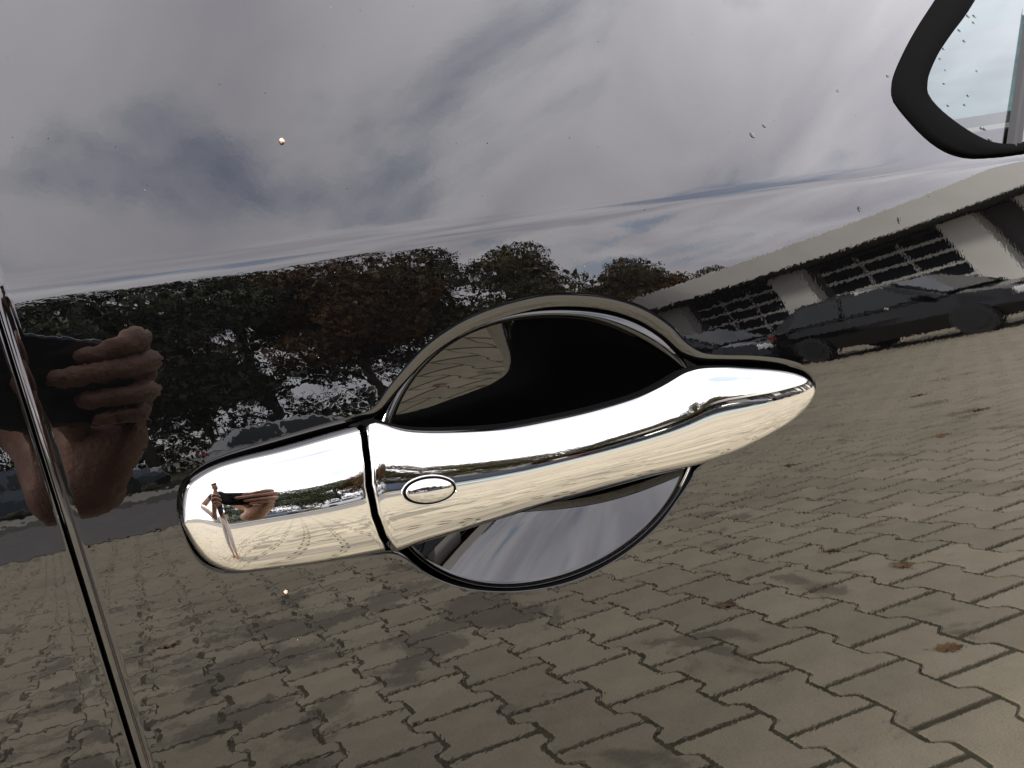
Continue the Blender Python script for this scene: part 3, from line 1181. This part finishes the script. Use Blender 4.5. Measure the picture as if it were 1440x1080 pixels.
def quick_mesh(name, V, F, parent, material):
    me = bpy.data.meshes.new(name)
    me.vertices.add(len(V))
    me.vertices.foreach_set('co', V.ravel())
    me.loops.add(F.size)
    me.loops.foreach_set('vertex_index', F.ravel())
    me.polygons.add(len(F))
    me.polygons.foreach_set('loop_start', np.arange(0, F.size, F.shape[1]))
    me.polygons.foreach_set('loop_total', np.full(len(F), F.shape[1]))
    me.update(calc_edges=True)
    return link(name, me, parent, material)


def tree(x, y, h, w, kind, label, seed, low=.17):
    h *= 1.09
    rng = np.random.default_rng(seed)
    root = empty('broadleaf_tree', (x, y, 0))
    tag(root, label, 'tree', 'trees in a row beyond the footpath')
    bm = bmesh.new()
    lean = rng.uniform(-.3, .3, 2)
    tp = [(0, 0, -.05), (lean[0] * .2, lean[1] * .2, h * .18), (lean[0] * .6, lean[1] * .6, h * .38), (lean[0], lean[1], h * .62), (lean[0] * 1.2, lean[1] * 1.1, h * .82)]
    add_tube(bm, tp, [.021 * h, .017 * h, .014 * h, .008 * h, .003 * h], 9)
    clumps = []
    nl = 15
    for k in range(nl):
        a = 2 * math.pi * k / nl + rng.uniform(-.3, .3)
        z0 = h * rng.uniform(.16, .6)
        rr = w * rng.uniform(.45, .95) * (1.05 - .35 * z0 / h)
        z1 = z0 + h * rng.uniform(.06, .28)
        e = (rr * math.cos(a), rr * math.sin(a), z1)
        m = (e[0] * .5 + lean[0] * .5, e[1] * .5 + lean[1] * .5, (z0 + z1) * .5 + .03 * h)
        add_tube(bm, [(lean[0] * z0 / h, lean[1] * z0 / h, z0), m, e], [.0075 * h, .005 * h, .0015 * h], 6)
        q = w * rng.uniform(.20, .36)
        clumps.append((e[0], e[1], e[2], q * 1.15, q * 1.15, q * .62))
        clumps.append((m[0] * 1.2, m[1] * 1.2, m[2] + .07 * h, q, q, q * .55))
    for k in range(7):
        a = rng.uniform(0, 6.28)
        rr = w * rng.uniform(.05, .5)
        q = w * rng.uniform(.26, .40)
        clumps.append((rr * math.cos(a), rr * math.sin(a), h * rng.uniform(.68, .93), q, q, q * .6))
    clumps = [c for c in clumps if c[2] > low * h]
    bmobj('trunk', bm, root, M_BARK, smooth=True)
    V, F = leaf_cloud(clumps, 15000, .115, rng)
    quick_mesh('crown', V, F, root, M_LEAVES[kind])
    return root


def pol(az, d):
    return d * math.sin(rad(az)), -d * math.cos(rad(az))


TREES = [(-14, 24, 8.0, 3.6, 'green', 'dark green tree far to the left of the row, behind the photographer'),
         (-3, 23, 7.6, 3.5, 'green', 'broad dark green tree straight across the asphalt lane'),
         (7.5, 22, 7.9, 3.6, 'green', 'dark green tree with wide gaps low in its crown'),
         (16.0, 24, 8.4, 3.7, 'green', 'dense green tree in the middle of the row'),
         (23.5, 23, 8.2, 3.4, 'rust', 'rust brown autumn tree, the only fully coloured one of the row'),
         (31, 25, 8.3, 3.8, 'olive', 'tallest olive brown tree with a thick crown'),
         (38.5, 28, 8.1, 3.6, 'olive', 'olive yellow tree beside the end of the white building'),
         (44, 33, 6.6, 3.0, 'rust', 'small reddish tree partly behind the white building'),
         (50, 44, 7.2, 3.0, 'olive', 'low olive tree showing over the roof edge'),
         (11.5, 31, 8.8, 4.0, 'olive', 'tall olive tree standing behind the green row'),
         (27, 33, 9.2, 4.0, 'green', 'tall green tree standing behind the rust brown ones'),
         (1.5, 33, 9.0, 4.2, 'olive', 'olive tree behind the broad dark green one')]
for i, (az, d, h, w, k, lab) in enumerate(TREES):
    x, y = pol(az, d)
    tree(x, y, h, w, k, lab, 40 + i)
# hedge low behind the trunks
M_HEDGE = leafmat('hedge_leaves', (.016, .022, .008), (.045, .052, .018))
V, F = leaf_cloud([(*pol(a, 36 + 2 * math.sin(a)), 1.5 + .6 * math.sin(a * 1.7), 2.2, 1.2, 1.7 + .5 * math.sin(a * 2.9)) for a in np.arange(-44, 44, 2.0)], 26000, .17, np.random.default_rng(5))
hedge = quick_mesh('hedge', V, F, None, M_HEDGE)
tag(hedge, 'long low dark hedge behind the row of trees', 'hedge')

# pale house behind the trees
M_PLASTER = mat('pale_plaster', (.62, .60, .56), rough=.85)
noise_color(M_PLASTER, (.36, .35, .33), (.46, .45, .42), scale=.8)
M_ROOFT = mat('grey_roof', (.16, .15, .15), rough=.8)
M_WIN = mat('window_pane', (.012, .015, .018), rough=.03)
M_WHITE = mat('white_render', (.72, .71, .68), rough=.7)
noise_color(M_WHITE, (.66, .65, .61), (.75, .74, .71), scale=.7)


def house(az, d, wdt, hgt, rz, label):
    x, y = pol(az, d)
    r = empty('house', (x, y, 0))
    r.rotation_euler.z = rz
    tag(r, label, 'house', 'houses behind the trees')
    bm = bmesh.new()
    add_box(bm, (0, 0, hgt / 2), (wdt, 7, hgt))
    bmobj('wall', bm, r, M_PLASTER)
    bm = bmesh.new()
    e = .4
    pts = [(-wdt / 2 - e, -3.5 - e, hgt), (wdt / 2 + e, -3.5 - e, hgt), (wdt / 2 + e, 3.5 + e, hgt), (-wdt / 2 - e, 3.5 + e, hgt), (-wdt / 2 - e, 0, hgt + 1.9), (wdt / 2 + e, 0, hgt + 1.9)]
    v = [bm.verts.new(p) for p in pts]
    for q in ((0, 1, 5, 4), (2, 3, 4, 5), (0, 4, 3), (1, 2, 5), (3, 2, 1, 0)):
        bm.faces.new([v[i] for i in q])
    bmobj('roof', bm, r, M_ROOFT)
    for k in range(int(wdt // 2.6)):
        xx = -wdt / 2 + 1.4 + k * 2.6
        for zz_ in ([1.5] if hgt < 4 else [1.5, 4.1]):
            bm = bmesh.new()
            add_box(bm, (xx, 3.52, zz_), (1.2, .06, 1.3))
            fr = bmobj('window', bm, r, M_WHITE)
            bm = bmesh.new()
            add_box(bm, (xx, 3.555, zz_), (1.05, .02, 1.15))
            bmobj('pane', bm, fr, M_WIN)


house(-12, 46, 15, 5.2, rad(-5), 'long pale house with grey roof behind the green trees')
house(34, 52, 14, 5.0, rad(30), 'pale two storey house behind the rust brown trees')

# ------------------------------------------------------------------ white commercial building on the right
bld = empty('commercial_building', (18.0, -10, 0))
tag(bld, 'low flat roofed building with white roof edge, white piers and barred dark windows', 'building')
M_SOFFIT = mat('dark_soffit', (.05, .05, .048), rough=.8)
M_BAR = mat('window_bar', (.55, .54, .50), rough=.5)
bm = bmesh.new()
add_box(bm, (4.2, 0, 1.55), (8.0, 30.4, 3.1))
bmobj('wall', bm, bld, M_SOFFIT)
bm = bmesh.new()
add_box(bm, (3.7, 0, 3.55), (9.6, 31.6, .72), 0, .02)
bmobj('roof_edge', bm, bld, M_WHITE)
bm = bmesh.new()
add_box(bm, (-.45, 0, 3.185), (1.2, 31.4, .024))
bmobj('soffit', bm, bld, M_SOFFIT)
PIERS = [(-23.4, .9), (-18.1, .95), (-13.6, 1.05), (-8.8, .85), (-7.25, .42), (-4.2, .9), (.4, .9), (4.6, .9)]
for y, w_ in PIERS:
    bm = bmesh.new()
    add_box(bm, (.02, y + 10, 1.56), (.36, w_, 3.12), 0, .01)
    bmobj('pier', bm, bld, M_WHITE)
for (ya, wa_), (yb, wb_) in zip(PIERS, PIERS[1:]):
    a, b = ya + wa_ / 2 + .3, yb - wb_ / 2 - .06
    if b - a < .6:
        continue
    wn_ = empty('window', (0, 0, 0), bld)
    bm = bmesh.new()
    add_box(bm, (.17, (a + b) / 2 + 10, 1.75), (.03, b - a, 2.5))
    bmobj('pane', bm, wn_, M_WIN)
    bm = bmesh.new()
    add_box(bm, (.135, (a + b) / 2 + 10, .47), (.07, b - a, .10))
    bmobj('sill', bm, wn_, M_BAR)
    for z in (.95, 1.40, 1.85, 2.30, 2.72):
        bm = bmesh.new()
        add_box(bm, (.135, (a + b) / 2 + 10, z), (.05, b - a, .085))
        bmobj('bar', bm, wn_, M_BAR)
    for t in (.33, .66):
        bm = bmesh.new()
        add_box(bm, (.150, a + (b - a) * t + 10, 1.75), (.03, .05, 2.45))
        bmobj('bar', bm, wn_, M_BAR)

# ------------------------------------------------------------------ cars parked further off
M_TYRE = mat('tyre_rubber', (.015, .015, .015), rough=.8)
M_RIM = mat('wheel_rim', (.05, .05, .052), rough=.4, metal=.9)
M_CARWIN = mat('car_window', (.02, .028, .028), rough=.02)
M_LAMPW = mat('headlamp', (.75, .76, .78), rough=.1)
M_LAMPR = mat('tail_lamp', (.22, .02, .015), rough=.15)
M_PLATE = mat('number_plate', (.7, .7, .68), rough=.5)


def far_car(x, y, rz, col, label, van=False, rough=.06):
    r = empty('parked_car', (x, y, 0))
    r.rotation_euler.z = rz
    tag(r, label, 'car', 'cars parked across the paving')
    m = mat('car_paint', col, rough=rough)
    L = 4.35
    # body: lofted cross-sections along the length (front = +x)
    st = [(-2.17, .62, .42, .78), (-2.12, .78, .30, .92), (-1.7, .86, .24, .96), (-.6, .885, .22, .93), (.6, .885, .22, .92), (1.25, .87, .22, .90), (1.8, .82, .24, .80), (2.08, .70, .32, .68), (2.17, .55, .42, .58)]
    rings = []
    for xx, w_, z0, z1 in st:
        zm = z0 + (z1 - z0) * .62
        rings.append([(xx, -w_ * .93, z0), (xx, -w_, zm - .12), (xx, -w_ * .985, zm), (xx, -w_ * .90, z1 - .03), (xx, -w_ * .6, z1), (xx, w_ * .6, z1), (xx, w_ * .90, z1 - .03), (xx, w_ * .985, zm), (xx, w_, zm - .12), (xx, w_ * .93, z0)])
    V, F = loft(rings)
    F += [tuple(range(10))[::-1], tuple(range(len(V) - 10, len(V)))]
    body = mesh('body', V, F, r, m, smooth=False)
    # cabin
    top = 1.45 if not van else 1.78
    cab = [(-2.02, .80, .92), (-1.35 if not van else -1.9, .62, top - .04), (-.3, .63, top), (.25, .60, top - .05), (1.15, .78, .90)]
    bm = bmesh.new()
    prev = None
    for i, (xx, w_, z) in enumerate(cab):
        wb = .84
        ring = [bm.verts.new((xx, -wb, .88)), bm.verts.new((xx, -w_, z)), bm.verts.new((xx, -w_ * .8, z + .02)), bm.verts.new((xx, w_ * .8, z + .02)), bm.verts.new((xx, w_, z)), bm.verts.new((xx, wb, .88))]
        if prev:
            for k in range(5):
                bm.faces.new((prev[k], prev[k + 1], ring[k + 1], ring[k]))
        prev = ring
    bmobj('cabin', bm, r, m, smooth=False)
    zt = top - .09
    for sg in (-1, 1):
        for xa, xb, xc, xd in ((-1.62, -.55, -.55, -1.28), (-.47, .86, .22, -.47)):
            bm = bmesh.new()
            off = sg
            pts = [(xa, .848, .93), (xb, .848, .93), (xc, .665 if not van else .655, zt), (xd, .665 if not van else .655, zt)]
            a_ = [bm.verts.new((p[0], off * (p[1] + .006), p[2])) for p in pts]
            b_ = [bm.verts.new((p[0], off * (p[1] - .02), p[2])) for p in pts]
            bm.faces.new(a_)
            bm.faces.new(b_[::-1])
            for k in range(4):
                bm.faces.new((a_[k], a_[(k + 1) % 4], b_[(k + 1) % 4], b_[k]))
            bmobj('side_window', bm, r, M_CARWIN)
    for nm, pts in (('windscreen', [(.36, .56, top - .06), (.36, -.56, top - .06), (1.12, -.72, .935), (1.12, .72, .935)]), ('rear_window', [(-1.46 if not van else -1.93, .55, top - .10), (-1.46 if not van else -1.93, -.55, top - .10), (-2.0, -.70, .97), (-2.0, .70, .97)])):
        bm = bmesh.new()
        d = .02 if nm == 'windscreen' else -.02
        a_ = [bm.verts.new((p[0] + d, p[1], p[2] + .02)) for p in pts]
        b_ = [bm.verts.new((p[0] - d, p[1], p[2] - .02)) for p in pts]
        bm.faces.new(a_)
        bm.faces.new(b_[::-1])
        for k in range(4):
            bm.faces.new((a_[k], a_[(k + 1) % 4], b_[(k + 1) % 4], b_[k]))
        bmobj(nm, bm, r, M_CARWIN)
    for xx in (-1.32, 1.33):
        for sg in (-1, 1):
            we = empty('wheel', (xx, sg * .80, .31), r)
            bm = bmesh.new()
            add_tube(bm, [(0, -.10, 0), (0, .10, 0)], .315, 28)
            bmobj('tyre', bm, we, M_TYRE)
            bm = bmesh.new()
            add_tube(bm, [(0, sg * .085, 0), (0, sg * .112, 0)], .205, 20)
            bmobj('rim', bm, we, M_RIM)
    for sg in (-1, 1):
        bm = bmesh.new()
        add_box(bm, (2.02, sg * .58, .66), (.24, .30, .13), sg * -.35, .03)
        bmobj('headlight', bm, r, M_LAMPW)
        bm = bmesh.new()
        add_box(bm, (-2.06, sg * .66, .80), (.16, .28, .15), sg * .3, .03)
        bmobj('tail_light', bm, r, M_LAMPR)
        bm = bmesh.new()
        add_box(bm, (.82, sg * .93, .98), (.12, .16, .11), 0, .03)
        bmobj('wing_mirror', bm, r, m)
    bm = bmesh.new()
    add_box(bm, (2.185, 0, .45), (.02, .5, .11))
    bmobj('number_plate', bm, r, M_PLATE)
    return r


far_car(11.9, -7.3, rad(92), (.003, .003, .004), 'black hatchback parked broadside in front of the white building')
far_car(11.6, -11.6, rad(86), (.012, .014, .022), 'very dark blue car parked behind the black hatchback')
far_car(14.6, -1.0, rad(95), (.02, .02, .022), 'dark grey car at the near end of the white building')
far_car(9.4, -14.8, rad(24), (.02, .035, .075), 'navy blue van standing beyond the blue edging strip', van=True)
far_car(13.6, -16.2, rad(40), (.30, .02, .02), 'red car standing beyond the blue edging strip')
far_car(5.4, -17.2, rad(15), (.55, .56, .57), 'silver car parked under the green trees')
far_car(.4, -19.0, rad(5), (.10, .13, .16), 'slate grey car parked under the broad dark green tree')

# ------------------------------------------------------------------ photographer and phone
def cp(r, u, b):
    return CAM_POS + RIGHT * r + UP * u - FWD * b


M_PHONE = mat('phone_black', (.006, .006, .007), rough=.12)
M_SCREEN = mat('phone_screen', (.01, .01, .012), rough=.04)
M_SKIN = mat('skin', (.38, .20, .13), rough=.5)
noise_color(M_SKIN, (.25, .120, .074), (.40, .21, .135), scale=26, detail=6)
add_bump(M_SKIN, 260, .0016, detail=4)
M_TOP = mat('navy_jersey', (.012, .014, .026), rough=.9)
M_TROUSER = mat('pale_trousers', (.58, .52, .47), rough=.9)
noise_color(M_TROUSER, (.52, .46, .41), (.62, .56, .51), scale=12, detail=5)
M_SHOE = mat('tan_shoe', (.42, .17, .06), rough=.6)
M_HAIR = mat('brown_hair', (.10, .055, .028), rough=.5)
M_EYE = mat('eye', (.03, .025, .02), rough=.1)

rotm = Matrix((RIGHT, UP, -FWD)).transposed().to_4x4()
bm = bmesh.new()
add_box(bm, (0, 0, 0), (.142, .070, .0075), 0, .003)
phone = bmobj('phone', bm, None, M_PHONE, smooth=False)
phone.matrix_world = Matrix.Translation(cp(.030, .022, .0062)) @ rotm
tag(phone, 'black phone held sideways in front of the car door', 'phone')
bm = bmesh.new()
add_box(bm, (0, 0, .0039), (.128, .064, .0006))
bmobj('screen', bm, phone, M_SCREEN)
bm = bmesh.new()
add_tube(bm, [(-.052, .016, -.0046), (-.052, .016, -.0036)], .005, 16)
bmobj('second_lens', bm, phone, M_SCREEN)

person = empty('person', (-.40, -1.0, 0))
tag(person, 'person in dark top and pale trousers bending forward with a phone in both hands', 'person')
PO = Vector((-.40, -1.0, 0))


def skin_body(name, chains, root, material, parent, sub=2):
    bm = bmesh.new()
    sk = bm.verts.layers.skin.verify()
    made = {}
    for ch in chains:
        prev = None
        for it in ch:
            if isinstance(it, str):
                v = made[it]
            else:
                key, pos, r = it
                v = bm.verts.new(Vector(pos) - PO)
                rr = r if isinstance(r, tuple) else (r, r)
                v[sk].radius = rr
                if key:
                    made[key] = v
                    v[sk].use_root = (key == root)
            if prev is not None:
                bm.edges.new((prev, v))
            prev = v
    me = bpy.data.meshes.new(name)
    bm.to_mesh(me)
    bm.free()
    o = link(name, me, parent, material)
    m = o.modifiers.new('skin', 'SKIN')
    m.use_smooth_shade = True
    m.branch_smoothing = .85
    if sub:
        q = o.modifiers.new('sub', 'SUBSURF')
        q.levels = q.render_levels = sub
    return o


W_R, W_L = cp(.098, -.080, .050), cp(-.112, -.095, .060)
fing_r = []
FR = ((.062, .040, .046, .106, .0088), (.043, .022, .030, .113, .0092), (.018, .006, .048, .112, .0086), (.000, -.008, .058, .105, .0074))
for i, (uk, ut, tip, kr, r) in enumerate(FR):
    m = uk + (ut - uk) * .45
    fing_r.append(['palm_r', ('kr%d' % i, cp(kr, uk, .014), .0118), (None, cp(kr - .012, uk - .001, -.005), r * 1.12), (None, cp(kr - .022, uk - .004, -.0112), r * 1.10),
                   (None, cp((kr + tip) * .5 + .006, m, -.0135), r * .98), (None, cp((kr + tip) * .5 - .006, m - .003, -.0130), r * 1.05),
                   (None, cp(tip + .020, ut + .004, -.0100), r * .90), (None, cp(tip + .010, ut + .001, -.0086), r * .90), (None, cp(tip, ut - .001, -.0080), r * .66)])
fing_l = []
for i, (u, tip, kr) in enumerate(((.024, -.026, -.098), (.004, -.024, -.102), (-.015, -.030, -.098))):
    r = (.0086, .0086, .0078)[i]
    fing_l.append(['palm_l', ('kl%d' % i, cp(kr, u - .012, .014), .011), (None, cp(kr + .016, u - .004, -.006), r * 1.05), (None, cp((kr + tip) * .5, u, -.0112), r), (None, cp(tip - .010, u, -.009), r * .86), (None, cp(tip, u, -.0085), r * .62)])
hip = (-.44, -1.03, .86)
SH_R, SH_L = (-.13, -.74, 1.19), (-.47, -.70, 1.19)
EL_R, EL_L = (.055, -.62, .86), (-.60, -.50, .95)
chains = [
    [('hip', hip, (.13, .11)), ('waist', (-.39, -.94, .99), (.11, .09)), ('chest', (-.32, -.80, 1.12), (.13, .10)), ('neckb', (-.27, -.70, 1.22), .06), ('neck', (-.24, -.66, 1.265), .047), ('jaw', (-.215, -.605, 1.305), .062), ('head', (-.205, -.590, 1.365), .082), ('crownv', (-.215, -.610, 1.43), .058)],
    ['jaw', ('nose', (-.198, -.515, 1.325), .018)],
    ['neckb', ('shr', SH_R, .058), ('elr', EL_R, .040), ('wrr', W_R, .026), ('palm_r', cp(.102, -.034, .028), (.026, .018))],
    ['neckb', ('shl', SH_L, .058), ('ell', EL_L, .040), ('wrl', W_L, .026), ('palm_l', cp(-.108, -.046, .034), (.026, .018))],
    ['palm_r', (None, cp(.086, -.020, .036), .0105), (None, cp(.068, -.004, .027), .0098), (None, cp(.046, .010, .021), .0082)],
    ['palm_l', (None, cp(-.080, -.034, .036), .0105), (None, cp(-.056, -.020, .027), .0096), (None, cp(-.030, -.010, .021), .0080)],
    ['hip', ('hjr', (-.35, -1.02, .80), .085), ('knr', (-.35, -.95, .46), .055), ('anr', (-.36, -1.0, .09), .036), (None, (-.34, -.90, .045), .032)],
    ['hip', ('hjl', (-.53, -1.04, .80), .085), ('knl', (-.54, -.97, .46), .055), ('anl', (-.53, -1.03, .09), .036), (None, (-.53, -.93, .045), .032)],
] + fing_r + fing_l
skin_body('body', chains, 'hip', M_SKIN, person)
skin_body('top', [
    [('a', (-.435, -1.02, .88), (.150, .125)), ('b', (-.39, -.94, 1.0), (.132, .110)), ('c', (-.32, -.80, 1.13), (.150, .115)), ('d', (-.275, -.705, 1.21), (.080, .07))],
    ['c', (None, SH_R, .074), (None, (-.06, -.70, 1.08), .060)],
    ['c', (None, SH_L, .074), (None, (-.47, -.62, 1.08), .060)]], 'b', M_TOP, person)
skin_body('trousers', [
    [('a', (-.435, -1.015, .92), (.145, .125)), ('h', (-.44, -1.03, .84), (.150, .13)), ('r', (-.35, -1.02, .74), .104), (None, (-.35, -.95, .46), .076), (None, (-.36, -1.0, .13), .062)],
    ['h', ('l', (-.53, -1.04, .74), .104), (None, (-.54, -.97, .46), .076), (None, (-.53, -1.03, .13), .062)]], 'h', M_TROUSER, person)
skin_body('hair', [[('a', (-.215, -.630, 1.395), .090), (None, (-.23, -.665, 1.33), .078), (None, (-.26, -.70, 1.24), .055), (None, (-.285, -.69, 1.17), .03)], ['a', (None, (-.212, -.575, 1.44), .045)]], 'a', M_HAIR, person)
for x, y in ((-.345, -.945), (-.53, -.975)):
    skin_body('shoe', [[('a', (x, y - .075, .05), (.042, .045)), (None, (x, y, .045), (.042, .038)), (None, (x + .005, y + .09, .035), (.044, .030)), (None, (x + .008, y + .14, .030), (.030, .022))]], 'a', M_SHOE, person)
for dx in (-.030, .030):
    bm = bmesh.new()
    bmesh.ops.create_uvsphere(bm, u_segments=10, v_segments=8, radius=.011)
    e = bmobj('eye', bm, person, M_EYE, smooth=True)
    e.location = Vector((-.205 + dx, -.517, 1.362)) - PO

# ------------------------------------------------------------------ raindrops and specks on the car
M_WATER = mat('water', (1, 1, 1), rough=0.0, ior=1.33, **{'Transmission Weight': 1.0})
DROPS = [(.3458, .8754, 1.5, 1.9), (.3592, .8792, 1.2, 1.2), (.4403, .8934, 1.0, .9), (.5006, .8996, 1.2, 1.1), (.4025, .8294, 1.1, 1.6), (.4358, .8183, 1.3, 2.1)]
GDROPS = [(.6612, .9396, 1.6), (.671, .9396, 1.6), (.6628, .9344, 1.3), (.6336, .9286, 1.5), (.594, .9153, 1.0), (.5804, .9085, .9), (.5794, .9137, 1.0),
          (.5776, .9003, .8), (.5642, .8913, .9), (.5512, .8767, 1.0), (.5717, .8758, 1.0), (.5841, .8815, 1.1), (.6183, .8978, .9),
          (.573, .8593, 1.4), (.576, .8586, 1.4), (.574, .8514, 1.7), (.6109, .8534, 1.2), (.6298, .9203, 1.3)]


def drop_mesh():
    prof = [(1.0, 0.0), (.97, .16), (.88, .33), (.70, .50), (.45, .61), (.2, .66)]
    rings = []
    for r, h in prof:
        rings.append([(r * math.cos(a), -h, r * math.sin(a)) for a in np.linspace(0, 2 * math.pi, 20, endpoint=False)])
    V, F = loft(rings)
    F.append(tuple(range(len(V) - 20, len(V))))
    bm = bmesh.new()
    vs = [bm.verts.new(v) for v in V]
    for t in F:
        bm.faces.new([vs[i] for i in t])
    bmesh.ops.recalc_face_normals(bm, faces=bm.faces[:])
    me = bpy.data.meshes.new('raindrop')
    bm.to_mesh(me)
    bm.free()
    me.materials.append(M_WATER)
    me.polygons.foreach_set('use_smooth', [True] * len(me.polygons))
    return me


drop_me = drop_mesh()
PL = ['larger clear raindrop of the pair on the black paint behind the window', 'smaller clear raindrop of the pair on the black paint behind the window',
      'single small raindrop on the black paint between the pair and the window', 'raindrop beside the corner of the rubber window frame',
      'raindrop on the black door just under the crease', 'elongated raindrop on the door just below the mirrored white roof edge']
for i, d in enumerate(DROPS):
    x, z, a, b = d
    n = Vector(fn(np.array([x]), np.array([z]))[0].tolist())
    o = bpy.data.objects.new('raindrop', drop_me)
    COL.objects.link(o)
    o.rotation_mode = 'QUATERNION'
    o.rotation_quaternion = Vector((0, -1, 0)).rotation_difference(n)
    o.location = Vector((x, float(f(x, z)), z)) - n * .00003
    o.scale = (a * .001, .0010, b * .001)
    tag(o, PL[i], 'raindrop', 'raindrops on the black paint')
for x, z, a in GDROPS:
    n = Vector(fn(np.array([x]), np.array([max(z, .875)]))[0].tolist())
    o = bpy.data.objects.new('raindrop', drop_me)
    COL.objects.link(o)
    o.rotation_mode = 'QUATERNION'
    o.rotation_quaternion = Vector((0, -1, 0)).rotation_difference(n)
    o.location = Vector((x, float(f(x, z)) + .0025, z)) - n * .00003
    o.scale = (a * .0013, .0009, a * .001)
    tag(o, 'tiny clear raindrop on the tinted window glass', 'raindrop', 'raindrops on the window glass')

M_SPECK = mat('grit', (.02, .018, .015), rough=.9)
M_PALE = mat('pale_fleck', (.75, .55, .42), rough=.8)


def specks(name, n, rng, rmin, rmax, material, label):
    V, F = [], []
    k = 0
    while k < n:
        x, z = rng.uniform(.02, .60), rng.uniform(.60, .96)
        if inside(A_out, x, z) or inside(W_out, x, z) or (z < .70 and x < .1):
            continue
        nn = fn(np.array([x]), np.array([z]))[0]
        c = np.array([x, float(f(x, z)), z]) + nn * .00006
        t = np.cross(nn, [0, 0, 1.])
        t /= np.linalg.norm(t)
        b = np.cross(nn, t)
        r = rng.uniform(rmin, rmax) * (1 if rng.random() > .08 else 1.6)
        base = len(V)
        m = 7
        for j in range(m):
            a = 2 * math.pi * j / m
            q = r * rng.uniform(.6, 1.2)
            V.append(tuple(c + (t * math.cos(a) + b * math.sin(a)) * q))
        V.append(tuple(c + nn * r * .5))
        F += [(base + j, base + (j + 1) % m, base + m) for j in range(m)]
        k += 1
    o = mesh(name, V, F, None, material)
    tag(o, label, 'dust', kind='stuff')


specks('dust_specks', 260, np.random.default_rng(3), .00010, .00026, M_SPECK, 'fine dark dust specks scattered over the black door paint')
specks('pale_specks', 22, np.random.default_rng(4), .00009, .00016, M_PALE, 'sparse pale specks scattered over the black door paint')  # small pale dots strewn at random over the paint
crumb = None
for i, (x, z, r) in enumerate(((.1053, .8951, .00085), (.0619, .7548, .0006))):
    bm = bmesh.new()
    bmesh.ops.create_icosphere(bm, subdivisions=2, radius=r)
    for v in bm.verts:
        v.co *= random.uniform(.7, 1.25)
    o = bmobj('crumb', bm, None, M_PALE)
    n = fn(np.array([x]), np.array([z]))[0]
    o.location = np.array([x, float(f(x, z)), z]) + n * r * .5
    tag(o, ['pale orange crumb stuck on the upper door paint', 'tiny pale crumb on the paint below the chrome lock cap'][i], 'crumb')
